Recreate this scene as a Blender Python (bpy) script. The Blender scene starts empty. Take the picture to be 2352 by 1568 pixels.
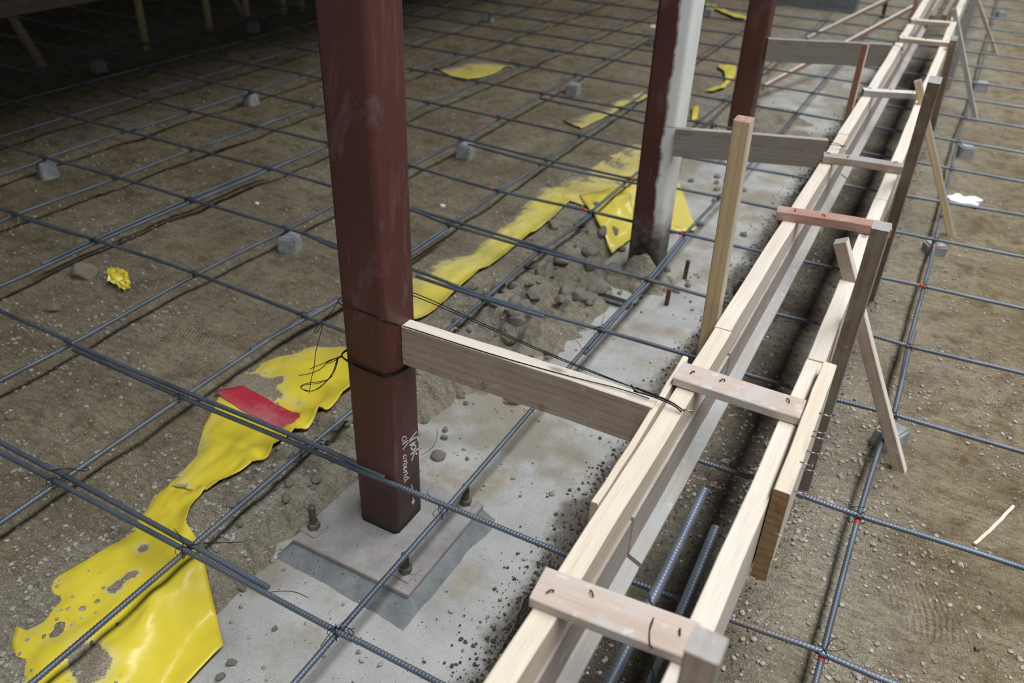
import bpy, bmesh, math, random
import numpy as np
from mathutils import Vector, Matrix
random.seed(7)
rng = np.random.default_rng(7)
S = bpy.context.scene
COL = S.collection

# ------------------------------------------------------------------ camera
F_PX, YAW, PITCH, ROLL = 1897.63, math.radians(-27.575), math.radians(32.816), math.radians(2.209)
CX, CY, CAM_H = 1176.0, 784.0, 1.505
_f = Vector((math.cos(PITCH)*math.sin(YAW), math.cos(PITCH)*math.cos(YAW), -math.sin(PITCH)))
_r = Vector((math.cos(YAW), -math.sin(YAW), 0)); _u = _r.cross(_f)
RT = _r*math.cos(ROLL)+_u*math.sin(ROLL); UP = _u*math.cos(ROLL)-_r*math.sin(ROLL); FW = _f
CAM = Vector((0, 0, CAM_H))
cd = bpy.data.cameras.new('camera'); cam = bpy.data.objects.new('camera', cd); COL.objects.link(cam)
M = Matrix.Identity(4)
for i in range(3):
    M[i][0], M[i][1], M[i][2], M[i][3] = RT[i], UP[i], -FW[i], CAM[i]
cam.matrix_world = M
cd.sensor_width = 36; cd.lens = 36*F_PX/2352; cd.clip_start = .05; cd.clip_end = 100
cd.dof.use_dof = True; cd.dof.focus_distance = 1.8; cd.dof.aperture_fstop = 3.5
S.camera = cam

# ------------------------------------------------------------------ world, lights, exposure
w = bpy.data.worlds.new('world'); S.world = w; w.use_nodes = True
bg = w.node_tree.nodes['Background']; bg.inputs[0].default_value = (.78, .88, 1.0, 1); bg.inputs[1].default_value = .15
def area(name, loc, target, sx, sy, power, color, spread=180):
    l = bpy.data.lights.new(name, 'AREA'); l.shape = 'RECTANGLE'; l.size = sx; l.size_y = sy
    l.energy = power; l.color = color; l.spread = math.radians(spread)
    o = bpy.data.objects.new(name, l); COL.objects.link(o); o.location = loc
    d = Vector(target)-Vector(loc); z = -d.normalized(); y = Vector((0, 1, 0)); x = y.cross(z).normalized(); y = z.cross(x)
    m = Matrix.Identity(4)
    for i in range(3): m[i][0], m[i][1], m[i][2], m[i][3] = x[i], y[i], z[i], loc[i]
    o.matrix_world = m
    return o
# a long skylight strip over the right-hand side of the pit, running the same way as the form boards
area('skylight_strip', (1.5, 4.6, 5.8), (1.2, 4.6, 0), 1.0, 17.5, 700, (.965, .98, 1.0), 120)
S.view_settings.view_transform = 'Standard'; S.view_settings.look = 'None'
S.view_settings.exposure = -0.12; S.view_settings.gamma = 1; S.view_settings.use_curve_mapping = False

# ------------------------------------------------------------------ measuring helpers (picture ray -> point on a real plane)
def _ray(px, py): return RT*((px-CX)/F_PX)-UP*((py-CY)/F_PX)+FW
def at_z(px, py, z=0.0): d = _ray(px, py); return CAM+d*((z-CAM_H)/d.z)
def at_x(px, py, x): d = _ray(px, py); return CAM+d*(x/d.x)
def at_y(px, py, y): d = _ray(px, py); return CAM+d*(y/d.y)
def px_of(p):
    v = Vector(p)-CAM; k = v.dot(FW)
    if k < .05: return None
    return CX+F_PX*v.dot(RT)/k, CY-F_PX*v.dot(UP)/k
def in_view(p, m=120):
    q = px_of(p); return q is not None and -m < q[0] < 2352+m and -m < q[1] < 1568+m

# ------------------------------------------------------------------ noise (numpy value noise)
def vnoise(x, y, s, seed=0):
    x = np.asarray(x, float)/s; y = np.asarray(y, float)/s
    xi = np.floor(x).astype(np.int64); yi = np.floor(y).astype(np.int64); fx = x-xi; fy = y-yi
    fx = fx*fx*(3-2*fx); fy = fy*fy*(3-2*fy)
    def h(a, b):
        n = (a*374761393+b*668265263+seed*1274126177) & 0x7fffffff
        n = ((n ^ (n >> 13))*1274126177) & 0x7fffffff
        return ((n ^ (n >> 16)) & 0xffff)/65535.0
    a, b, c, d = h(xi, yi), h(xi+1, yi), h(xi, yi+1), h(xi+1, yi+1)
    return (a*(1-fx)+b*fx)*(1-fy)+(c*(1-fx)+d*fx)*fy-.5
def sm(a, b, x):
    t = np.clip((np.asarray(x, float)-a)/(b-a), 0, 1); return t*t*(3-2*t)
def blob(x, y, c, r): return np.exp(-(((x-c[0])/r[0])**2+((y-c[1])/r[1])**2))

SLAB_Z = -.08
ZP = -.05
def slab_mask(x, y):
    x = np.asarray(x, float); y = np.asarray(y, float)
    xl = -1.13+.09*vnoise(x*0, y, .45, 3)*2+.05*vnoise(x, y, .12, 4)-.02*np.clip(y-2, 0, 3)
    m = sm(-.10, .05, x-xl)*(1-sm(-.07, .03, x+.52+.06*vnoise(x, y, .11, 9)))
    m = m*(1-sm(7.6, 8.2, y))
    isl = .9*blob(x, y, (-1.12, 2.30), (.17, .42))
    isl = isl+.6*blob(x, y, (-.62, 2.05), (.16, .07))+.8*blob(x, y, (-1., 5.2), (.3, .4))
    isl = isl*(1+.8*vnoise(x, y, .09, 5))
    return np.clip(m*(1-np.clip(isl, 0, 1)), 0, 1)
def ground_h(x, y):
    x = np.asarray(x, float); y = np.asarray(y, float)
    m = slab_mask(x, y)
    n = .026*vnoise(x, y, .75, 11)+.024*vnoise(x+.4*y, y*1.4, .26, 12)+.018*vnoise(x, y, .12, 13)+.0055*vnoise(x, y, .038, 14)+.0026*vnoise(x, y, .017, 15)
    z = n-.118*m
    trench = .8*sm(-.50, -.40, x)*(1-sm(-.13, -.02, x))
    z = z-.040*trench+trench*.02*vnoise(x, y, .07, 24)
    rub = blob(x, y, (-1.26, 1.35), (.14, .45))+blob(x, y, (-1.12, 2.30), (.17, .50))*1.5+.9*blob(x, y, (-.90, 2.86), (.2, .2))+.5*blob(x, y, (-1.2, 3.9), (.15, .9))
    rid = 1-2*np.abs(vnoise(x, y, .085, 21)); rid2 = 1-2*np.abs(vnoise(x, y, .04, 22))
    z = z+np.clip(rub, 0, 1.4)*(.052*(rid-.6)+.024*(rid2-.6)+.010)
    z = z+.10*blob(x, y, (-.90, 2.86), (.12, .10))*(1+.7*vnoise(x, y, .05, 23))
    # little banks where the stakes were driven
    for c in ((.154, 2.03), (.147, 3.78), (.06, 2.0), (.09, 3.5)):
        z = z+.012*blob(x, y, c, (.07, .06))
    # the deep dark edge trench on the far left
    z = z-.75*(1-sm(-5.45, -5.12, x+.10*vnoise(x*0, y, .5, 31)))*sm(-9.4, -8.6, x)
    return z
def gz(x, y): return float(ground_h(x, y))

# ------------------------------------------------------------------ node helpers
def mat(name, rough=.8, metal=0.0, spec=.3):
    m = bpy.data.materials.new(name); m.use_nodes = True
    nt = m.node_tree; b = nt.nodes['Principled BSDF']
    b.inputs['Roughness'].default_value = rough; b.inputs['Metallic'].default_value = metal
    b.inputs['Specular IOR Level'].default_value = spec
    return m, nt, b
def N(nt, t, **k):
    n = nt.nodes.new(t)
    for a, v in k.items():
        if a in n.inputs.keys() if isinstance(a, str) else False: n.inputs[a].default_value = v
        else: setattr(n, a, v)
    return n
def L(nt, a, b): nt.links.new(a, b)
def coords(nt, scale=(1, 1, 1), kind='Object', offset_random=True):
    tc = N(nt, 'ShaderNodeTexCoord'); mp = N(nt, 'ShaderNodeMapping'); mp.inputs['Scale'].default_value = scale
    L(nt, tc.outputs[kind], mp.inputs['Vector'])
    if offset_random:
        oi = N(nt, 'ShaderNodeObjectInfo'); mm = N(nt, 'ShaderNodeMath', operation='MULTIPLY'); mm.inputs[1].default_value = 37.0
        L(nt, oi.outputs['Random'], mm.inputs[0]); cmb = N(nt, 'ShaderNodeCombineXYZ')
        for i in range(3): L(nt, mm.outputs[0], cmb.inputs[i])
        L(nt, cmb.outputs[0], mp.inputs['Location'])
    return mp.outputs[0]
def noise(nt, vec, scale, detail=4, rough=.55, dist=0):
    n = N(nt, 'ShaderNodeTexNoise'); n.inputs['Scale'].default_value = scale; n.inputs['Detail'].default_value = detail
    n.inputs['Roughness'].default_value = rough; n.inputs['Distortion'].default_value = dist
    if vec: L(nt, vec, n.inputs['Vector'])
    return n.outputs['Fac']
def ramp(nt, fac, stops):
    r = N(nt, 'ShaderNodeValToRGB'); e = r.color_ramp.elements
    while len(e) < len(stops): e.new(.5)
    for i, (p, c) in enumerate(stops):
        e[i].position = p; e[i].color = (*c, 1) if len(c) == 3 else c
    L(nt, fac, r.inputs[0]); return r.outputs[0]
def step(nt, fac, a, b):
    m = N(nt, 'ShaderNodeMapRange'); m.inputs[1].default_value = a; m.inputs[2].default_value = b; m.clamp = True
    L(nt, fac, m.inputs[0]); return m.outputs[0]
def mix(nt, fac, a, b, mode='MIX'):
    m = N(nt, 'ShaderNodeMix', data_type='RGBA', blend_type=mode)
    for s, v in ((0, fac), (6, a), (7, b)):
        if hasattr(v, 'links'): L(nt, v, m.inputs[s])
        elif s == 0: m.inputs[0].default_value = v
        else: m.inputs[s].default_value = (*v, 1)
    return m.outputs[2]
def math_(nt, op, a, b=None):
    m = N(nt, 'ShaderNodeMath', operation=op)
    for i, v in enumerate((a, b)):
        if v is None: continue
        if hasattr(v, 'links'): L(nt, v, m.inputs[i])
        else: m.inputs[i].default_value = v
    return m.outputs[0]
def bump(nt, b, h, strength=.5, dist=.002):
    n = N(nt, 'ShaderNodeBump'); n.inputs['Strength'].default_value = strength; n.inputs['Distance'].default_value = dist
    L(nt, h, n.inputs['Height']); L(nt, n.outputs[0], b.inputs['Normal']); return n

# ------------------------------------------------------------------ materials
def m_ground():
    m, nt, b = mat('sandy_soil', .95, 0, .15)
    v = coords(nt, offset_random=False)
    at = N(nt, 'ShaderNodeAttribute'); at.attribute_name = 'mask'
    sep = N(nt, 'ShaderNodeSeparateColor'); L(nt, at.outputs['Color'], sep.inputs[0])
    base = ramp(nt, noise(nt, v, 2.2, 5), [(.3, (.245, .198, .128)), (.5, (.305, .256, .174)), (.7, (.36, .315, .228))])
    base = mix(nt, step(nt, noise(nt, v, 11, 5, .6), .46, .68), base, (.180, .135, .080))
    grey = ramp(nt, noise(nt, v, 9, 4), [(.3, (.280, .253, .203)), (.7, (.40, .37, .31))])
    base = mix(nt, sep.outputs[1], base, grey)
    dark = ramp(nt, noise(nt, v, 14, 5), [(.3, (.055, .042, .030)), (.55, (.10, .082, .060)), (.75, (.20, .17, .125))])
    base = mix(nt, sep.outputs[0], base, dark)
    va = coords(nt, (1, 2.6, 1), offset_random=False)
    st_ = noise(nt, va, 26, 5, .65, .6)
    base = mix(nt, .85, base, ramp(nt, st_, [(.34, (.66, .63, .58)), (.5, (1, 1, 1)), (.68, (1.22, 1.20, 1.15))]), 'MULTIPLY')
    # grains: fine dark / light specks
    g = noise(nt, v, 420, 2, .7); base = mix(nt, .8, base, ramp(nt, g, [(.3, (.52, .50, .46)), (.5, (.98, .98, .98)), (.68, (1.6, 1.55, 1.42))]), 'MULTIPLY')
    g2 = noise(nt, v, 150, 3, .65); base = mix(nt, .6, base, ramp(nt, g2, [(.3, (.62, .60, .56)), (.5, (1, 1, 1)), (.7, (1.35, 1.32, 1.25))]), 'MULTIPLY')
    vo = N(nt, 'ShaderNodeTexVoronoi'); vo.inputs['Scale'].default_value = 130; L(nt, v, vo.inputs['Vector'])
    spk = math_(nt, 'MULTIPLY', step(nt, vo.outputs['Distance'], .26, .18), step(nt, noise(nt, v, 60, 1), .60, .64))
    base = mix(nt, spk, base, (.62, .55, .40))
    L(nt, base, b.inputs['Base Color'])
    h = math_(nt, 'ADD', math_(nt, 'ADD', math_(nt, 'MULTIPLY', noise(nt, v, 60, 6, .68), 1.5), math_(nt, 'MULTIPLY', st_, 1.6)), math_(nt, 'MULTIPLY', noise(nt, v, 300, 3, .7), .6))
    # shoe-tread prints pressed into the sand
    def tread(cx, cy, ang, rx, ry, freq):
        mp = N(nt, 'ShaderNodeMapping'); mp.vector_type = 'TEXTURE'; mp.inputs['Location'].default_value = (cx, cy, 0); mp.inputs['Rotation'].default_value = (0, 0, ang)
        tc = N(nt, 'ShaderNodeTexCoord'); L(nt, tc.outputs['Object'], mp.inputs['Vector'])
        s = N(nt, 'ShaderNodeSeparateXYZ'); L(nt, mp.outputs[0], s.inputs[0])
        wv = math_(nt, 'SINE', math_(nt, 'ADD', math_(nt, 'MULTIPLY', s.outputs[0], freq), math_(nt, 'MULTIPLY', noise(nt, v, 18, 2), 5.0)))
        e = math_(nt, 'ADD', math_(nt, 'POWER', math_(nt, 'ABSOLUTE', math_(nt, 'DIVIDE', s.outputs[0], rx)), 2.0), math_(nt, 'POWER', math_(nt, 'ABSOLUTE', math_(nt, 'DIVIDE', s.outputs[1], ry)), 2.0))
        return math_(nt, 'MULTIPLY', step(nt, e, 1.15, .6), wv)
    p1, p2, p3 = at_z(2110, 1370), at_z(470, 770), at_z(2270, 1010)
    for p, a, rx, ry, fr in ((p1, .35, .13, .055, 520), (p2, .5, .14, .05, 520), (p3, 2.2, .12, .045, 560), (at_z(2150, 1440), .1, .09, .05, 480)):
        h = math_(nt, 'ADD', h, math_(nt, 'MULTIPLY', tread(p.x, p.y, a, rx, ry, fr), .22))
    bump(nt, b, h, 1.0, .009)
    return m
def m_concrete(name, c1, c2, stain, sc=1.0, st=.45, bstr=.35, dusty=False):
    m, nt, b = mat(name, .9, 0, .2)
    v = coords(nt, offset_random=False)
    base = ramp(nt, noise(nt, v, 7*sc, 6, .6), [(.3, c1), (.7, c2)])
    base = mix(nt, math_(nt, 'MULTIPLY', step(nt, noise(nt, v, 4.5*sc, 6, .62), .50, .66), st*2), base, stain)
    base = mix(nt, .7, base, ramp(nt, noise(nt, v, 260, 3, .7), [(.3, (.74, .74, .73)), (.5, (1, 1, 1)), (.7, (1.2, 1.2, 1.18))]), 'MULTIPLY')
    if dusty:
        at = N(nt, 'ShaderNodeAttribute'); at.attribute_name = 'mask'; sep = N(nt, 'ShaderNodeSeparateColor'); L(nt, at.outputs['Color'], sep.inputs[0])
        fz = math_(nt, 'ADD', sep.outputs[0], math_(nt, 'MULTIPLY', math_(nt, 'SUBTRACT', noise(nt, v, 25, 6, .7), .5), .9))
        base = mix(nt, math_(nt, 'MULTIPLY', step(nt, fz, .25, .75), .8), base, mix(nt, noise(nt, v, 300, 2, .7), (.19, .165, .12), (.31, .28, .22)))
        fs = math_(nt, 'ADD', sep.outputs[1], math_(nt, 'MULTIPLY', math_(nt, 'SUBTRACT', noise(nt, v, 40, 6, .75), .5), 1.3))
        base = mix(nt, math_(nt, 'MULTIPLY', step(nt, fs, .35, .8), .85), base, (.11, .095, .075))
    pit = step(nt, noise(nt, v, 75, 2, .5), .70, .73)
    base = mix(nt, pit, base, (.10, .095, .085))
    L(nt, base, b.inputs['Base Color'])
    h = math_(nt, 'ADD', noise(nt, v, 90, 6, .65), math_(nt, 'MULTIPLY', pit, -.5))
    bump(nt, b, h, bstr, .004)
    return m
def m_wood(name, c1, c2, cd, film=None, filmc=(.2, .18, .15), rough=.75):
    m, nt, b = mat(name, rough, 0, .25)
    v = coords(nt, (.55, 9, 9))
    v2 = coords(nt, (1, 1, 1))
    g = noise(nt, v, 3.2, 5, .6, 1.3)
    wv = N(nt, 'ShaderNodeTexWave'); wv.wave_type = 'BANDS'; wv.bands_direction = 'Z'; wv.inputs['Scale'].default_value = 1.9
    wv.inputs['Distortion'].default_value = 5; wv.inputs['Detail'].default_value = 3; wv.inputs['Detail Scale'].default_value = .8; L(nt, v, wv.inputs['Vector'])
    base = mix(nt, step(nt, g, .32, .68), c1, c2)
    base = mix(nt, math_(nt, 'MULTIPLY', step(nt, wv.outputs['Fac'], .55, .98), .38), base, cd)
    fine = noise(nt, coords(nt, (2, 60, 60)), 6, 3, .6)
    base = mix(nt, .5, base, ramp(nt, fine, [(.3, (.80, .78, .76)), (.55, (1, 1, 1)), (.7, (1.08, 1.08, 1.06))]), 'MULTIPLY')
    # knots
    vo = N(nt, 'ShaderNodeTexVoronoi'); vo.inputs['Scale'].default_value = 4.6; L(nt, coords(nt, (.7, 1.6, 1.6)), vo.inputs['Vector'])
    base = mix(nt, math_(nt, 'MULTIPLY', step(nt, vo.outputs['Distance'], .085, .03), .75), base, tuple(x*.42 for x in cd))
    if film:
        f = step(nt, noise(nt, v2, 9, 6, .65), film[0], film[1])
        base = mix(nt, f, base, filmc)
        f2 = step(nt, noise(nt, v2, 40, 4, .7), .60, .72)
        base = mix(nt, math_(nt, 'MULTIPLY', f2, .5), base, tuple(min(1, x*1.7) for x in filmc))
    L(nt, base, b.inputs['Base Color'])
    bump(nt, b, math_(nt, 'ADD', fine, math_(nt, 'MULTIPLY', g, .6)), .3, .0015)
    return m
def m_rebar():
    m, nt, b = mat('blue_grey_rebar_steel', .45, .45, .5)
    v = coords(nt)
    base = ramp(nt, noise(nt, v, 5, 4), [(.3, (.085, .103, .130)), (.6, (.150, .178, .220))])
    r = step(nt, noise(nt, v, 2.6, 4, .6), .57, .70)
    rr = math_(nt, 'MULTIPLY', r, step(nt, noise(nt, v, 160, 3, .7), .42, .60))
    base = mix(nt, math_(nt, 'MULTIPLY', rr, .9), base, (.23, .125, .055))
    base = mix(nt, step(nt, noise(nt, v, 30, 4, .7), .62, .80), base, (.21, .19, .155))
    L(nt, base, b.inputs['Base Color'])
    L(nt, math_(nt, 'ADD', math_(nt, 'MULTIPLY', rr, .35), .44), b.inputs['Roughness'])
    bump(nt, b, noise(nt, v, 600, 2), .2, .0004)
    return m
def m_primer(name, white=False):
    m, nt, b = mat(name, .42, 0, .4)
    v = coords(nt, offset_random=False)
    base = ramp(nt, noise(nt, v, 3, 4), [(.3, (.078, .026, .020)), (.7, (.108, .038, .031))])
    sm1 = math_(nt, 'MULTIPLY', step(nt, noise(nt, coords(nt, (1, 1, .35), offset_random=False), 9, 6, .62, .8),   .54, .78), .36)
    base = mix(nt, sm1, base, (.42, .33, .32))
    scr = step(nt, noise(nt, coords(nt, (60, 60, 2.2), offset_random=False), 2.2, 2, .5, 2.5), .735, .76)
    base = mix(nt, math_(nt, 'MULTIPLY', scr, .35), base, (.35, .24, .22))
    chip = math_(nt, 'MULTIPLY', step(nt, noise(nt, coords(nt, (26, 26, 9), offset_random=False), 1.4, 6, .8, 1.0), .66, .69), step(nt, noise(nt, v, 1.3, 1), .50, .60))
    base = mix(nt, math_(nt, 'MULTIPLY', chip, .8), base, (.030, .020, .018))
    spk = step(nt, noise(nt, v, 300, 2, .6), .70, .74); base = mix(nt, math_(nt, 'MULTIPLY', spk, .45), base, (.5, .42, .40))
    rough = .42
    if white:
        tc = N(nt, 'ShaderNodeTexCoord'); s = N(nt, 'ShaderNodeSeparateXYZ'); L(nt, tc.outputs['Object'], s.inputs[0])
        edge = math_(nt, 'ADD', s.outputs[0], math_(nt, 'MULTIPLY', math_(nt, 'SUBTRACT', noise(nt, coords(nt, (1, 1, .7), offset_random=False), 14, 5, .65), .5), .05))
        # the splash widens with height
        edge = math_(nt, 'ADD', edge, math_(nt, 'MULTIPLY', s.outputs[2], .010))
        wm = step(nt, edge, .020, .034)
        low = step(nt, math_(nt, 'ADD', s.outputs[2], math_(nt, 'MULTIPLY', noise(nt, v, 12, 4), .25)), .16, .42)
        wc = ramp(nt, noise(nt, coords(nt, (1, 1, .25), offset_random=False), 14, 5), [(.3, (.72, .71, .67)), (.6, (.86, .86, .83))])
        base = mix(nt, math_(nt, 'MULTIPLY', wm, math_(nt, 'ADD', math_(nt, 'MULTIPLY', low, .75), .22)), base, wc)
        crust = step(nt, math_(nt, 'ADD', s.outputs[2], math_(nt, 'MULTIPLY', math_(nt, 'SUBTRACT', noise(nt, v, 16, 5, .7), .5), .30)), .22, .10)
        base = mix(nt, math_(nt, 'MULTIPLY', crust, .85), base, ramp(nt, noise(nt, v, 30, 4), [(.35, (.035, .033, .034)), (.65, (.20, .17, .15))]))
    L(nt, base, b.inputs['Base Color'])
    bump(nt, b, noise(nt, v, 260, 3), .12, .0006)
    return m
def m_plain(name, c, rough=.7, metal=0, var=.25, sc=20, spec=.3):
    m, nt, b = mat(name, rough, metal, spec)
    v = coords(nt)
    L(nt, ramp(nt, noise(nt, v, sc, 5, .6), [(.3, tuple(x*(1-var) for x in c)), (.7, tuple(min(1, x*(1+var)) for x in c))]), b.inputs['Base Color'])
    bump(nt, b, noise(nt, v, sc*8, 3), .25, .001)
    return m
def m_film(name, c, cdust, amount=.5):
    m, nt, b = mat(name, .36, 0, .5)
    v = coords(nt)
    at = N(nt, 'ShaderNodeAttribute'); at.attribute_name = 'mask'
    sep = N(nt, 'ShaderNodeSeparateColor'); L(nt, at.outputs['Color'], sep.inputs[0])
    base = ramp(nt, noise(nt, v, 5, 3), [(.35, tuple(x*.9 for x in c)), (.7, c)])
    n1 = noise(nt, v, 6, 7, .68); n2 = noise(nt, v, 45, 5, .75)
    d = math_(nt, 'ADD', math_(nt, 'MULTIPLY', n1, .7), math_(nt, 'MULTIPLY', n2, .3))
    d = math_(nt, 'ADD', d, math_(nt, 'MULTIPLY', math_(nt, 'SUBTRACT', sep.outputs[0], .5), .50))
    thin = step(nt, d, .50-.12*amount, .76)
    thick = step(nt, d, .640-.06*amount, .665)
    base = mix(nt, math_(nt, 'MULTIPLY', thin, .78), base, cdust)
    gr = mix(nt, step(nt, noise(nt, v, 320, 2, .7), .4, .62), (.13, .11, .08), (.34, .29, .21))
    base = mix(nt, thick, base, gr)
    L(nt, base, b.inputs['Base Color'])
    L(nt, math_(nt, 'ADD', math_(nt, 'MULTIPLY', thin, .45), .30), b.inputs['Roughness'])
    h = math_(nt, 'ADD', noise(nt, v, 14, 2, .4, .6), math_(nt, 'MULTIPLY', math_(nt, 'MULTIPLY', thick, n2), .8))
    bump(nt, b, h, .45, .006)
    return m

GROUND = m_ground()
SLAB = m_concrete('dusty_concrete', (.31, .31, .30), (.435, .435, .42), (.28, .24, .175), dusty=True)
GROUT = m_concrete('grey_grout', (.125, .138, .145), (.20, .215, .22), (.27, .265, .245), 2.2, .35, .8)
BLOCK = m_concrete('spacer_concrete', (.27, .285, .30), (.38, .39, .40), (.30, .28, .24), 6, .3, .6)
PINE = m_wood('fresh_pine', (.60, .51, .395), (.70, .625, .51), (.52, .40, .29))
PINE2 = m_wood('pale_pine', (.62, .555, .47), (.70, .64, .56), (.56, .45, .37))
GREYWOOD = m_wood('grey_form_lumber', (.29, .275, .255), (.38, .365, .34), (.33, .265, .22), (.48, .64), (.33, .335, .335))
BROWN = m_wood('old_form_plywood', (.36, .265, .20), (.45, .345, .27), (.27, .175, .12), (.46, .66), (.40, .345, .295))
DIRTY = m_wood('concrete_stained_board', (.205, .172, .130), (.275, .238, .185), (.17, .13, .10), (.42, .60), (.22, .205, .18))
DKBROWN = m_wood('dark_stained_lumber', (.20, .150, .110), (.27, .21, .155), (.16, .10, .07), (.48, .66), (.26, .235, .20))
DKRED = m_wood('dark_red_lumber', (.20, .085, .055), (.26, .125, .085), (.14, .06, .04))
RED = m_wood('reddish_lumber', (.36, .20, .155), (.44, .27, .22), (.28, .14, .10), (.52, .68), (.40, .32, .30))
STAKE = m_wood('yellow_stake_wood', (.58, .43, .235), (.68, .54, .335), (.46, .30, .15), (.60, .74), (.44, .38, .27))
KEYDARK = m_wood('grey_brown_form_lumber', (.30, .265, .235), (.38, .345, .31), (.27, .21, .17), (.50, .66), (.36, .34, .32))  # grey-brown film on the older lower board
CLEAT = m_wood('grey_pink_cleat', (.47, .375, .315), (.56, .47, .41), (.38, .28, .22), (.50, .62), (.48, .44, .41))
PLYEND = m_wood('brown_cut_end', (.24, .14, .065), (.32, .20, .10), (.15, .08, .035))
REBAR = m_rebar()
PRIMER = m_primer('red_oxide_primer')
PRIMERW = m_primer('red_oxide_primer_with_white_splash', True)
BAND = m_plain('bare_dark_steel', (.035, .033, .032), .6, .3)
PLATE = m_concrete('dusty_steel_plate', (.225, .215, .205), (.335, .32, .305), (.22, .205, .20), 2, .35, .25)
BOLT = m_plain('dull_bolt_steel', (.16, .145, .125), .6, .5, .35, 60)
RUST = m_plain('rusty_steel', (.14, .075, .045), .85, .1, .4, 70)
WIRE = m_plain('black_tie_wire', (.020, .021, .024), .45, .6, .1)
NAIL = m_plain('nail_steel', (.34, .35, .36), .4, .8, .15)
DKNAIL = m_plain('dark_bent_nail', (.035, .035, .038), .5, .5, .2)
PAINTR = m_plain('red_marking_paint', (.55, .055, .04), .6, 0, .15)
CHALK = m_plain('white_paint_marker', (.62, .64, .64), .7, 0, .12, 200)
YELLOW = m_film('yellow_plastic_film', (.72, .585, .05), (.52, .47, .30), .4)
YELLOW2 = m_film('dusty_yellow_film', (.74, .62, .10), (.47, .42, .32), 1.0)
REDFILM = m_film('red_printed_film', (.46, .035, .06), (.48, .28, .27), .9)
ROCK = m_concrete('sandstone_rock', (.33, .27, .20), (.42, .36, .28), (.26, .21, .15), 5, .4, .8)
CLOD = m_concrete('grey_clod', (.27, .25, .21), (.37, .35, .30), (.23, .20, .15), 6, .5, .8)
WHITE = m_plain('white_scrap', (.75, .77, .78), .7, 0, .06, 30)
PEB = m_plain('pebble_mix', (.31, .285, .24), .85, 0, .62, 55)
CRUMB = m_plain('dark_soil_crumbs', (.075, .064, .052), .95, 0, .5, 60)

# ------------------------------------------------------------------ object helpers
def tag(o, label=None, cat=None, group=None, kind=None):
    if label: o['label'] = label
    if cat: o['category'] = cat
    if group: o['group'] = group
    if kind: o['kind'] = kind
    return o
def mesh_obj(name, verts, faces, mats, parent=None, origin=None, smooth=True, fm=None):
    org = Vector(origin) if origin is not None else Vector((0, 0, 0))
    v = np.asarray(verts, float)-np.array(org)
    me = bpy.data.meshes.new(name); me.from_pydata(v.tolist(), [], faces)
    for m in (mats if isinstance(mats, (list, tuple)) else [mats]): me.materials.append(m)
    if fm is not None: me.polygons.foreach_set('material_index', fm)
    if smooth: me.polygons.foreach_set('use_smooth', [True]*len(me.polygons))
    me.update()
    o = bpy.data.objects.new(name, me); COL.objects.link(o); o.location = org
    if parent is not None: setp(o, parent)
    return o
def setp(o, p):
    mw = o.matrix_world.copy() if False else o.matrix_basis.copy()
    o.parent = p; o.matrix_parent_inverse = p.matrix_basis.inverted()
    o.matrix_basis = mw
def empty(name, loc, label, cat, group=None):
    e = bpy.data.objects.new(name, None); COL.objects.link(e); e.location = loc; e.empty_display_size = .05
    return tag(e, label, cat, group)
def bm_obj(name, bm, mats, parent=None, smooth=False, origin=None):
    me = bpy.data.meshes.new(name)
    if origin is not None: bmesh.ops.translate(bm, verts=bm.verts, vec=-Vector(origin))
    bm.to_mesh(me); bm.free()
    for m in (mats if isinstance(mats, (list, tuple)) else [mats]): me.materials.append(m)
    if smooth: me.polygons.foreach_set('use_smooth', [True]*len(me.polygons))
    o = bpy.data.objects.new(name, me); COL.objects.link(o)
    if origin is not None: o.location = origin
    if parent is not None: setp(o, parent)
    return o
def frame(p0, p1, side_hint):
    x = (Vector(p1)-Vector(p0)).normalized(); y = Vector(side_hint); y = (y-x*y.dot(x)).normalized(); z = x.cross(y)
    return x, y, z
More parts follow.
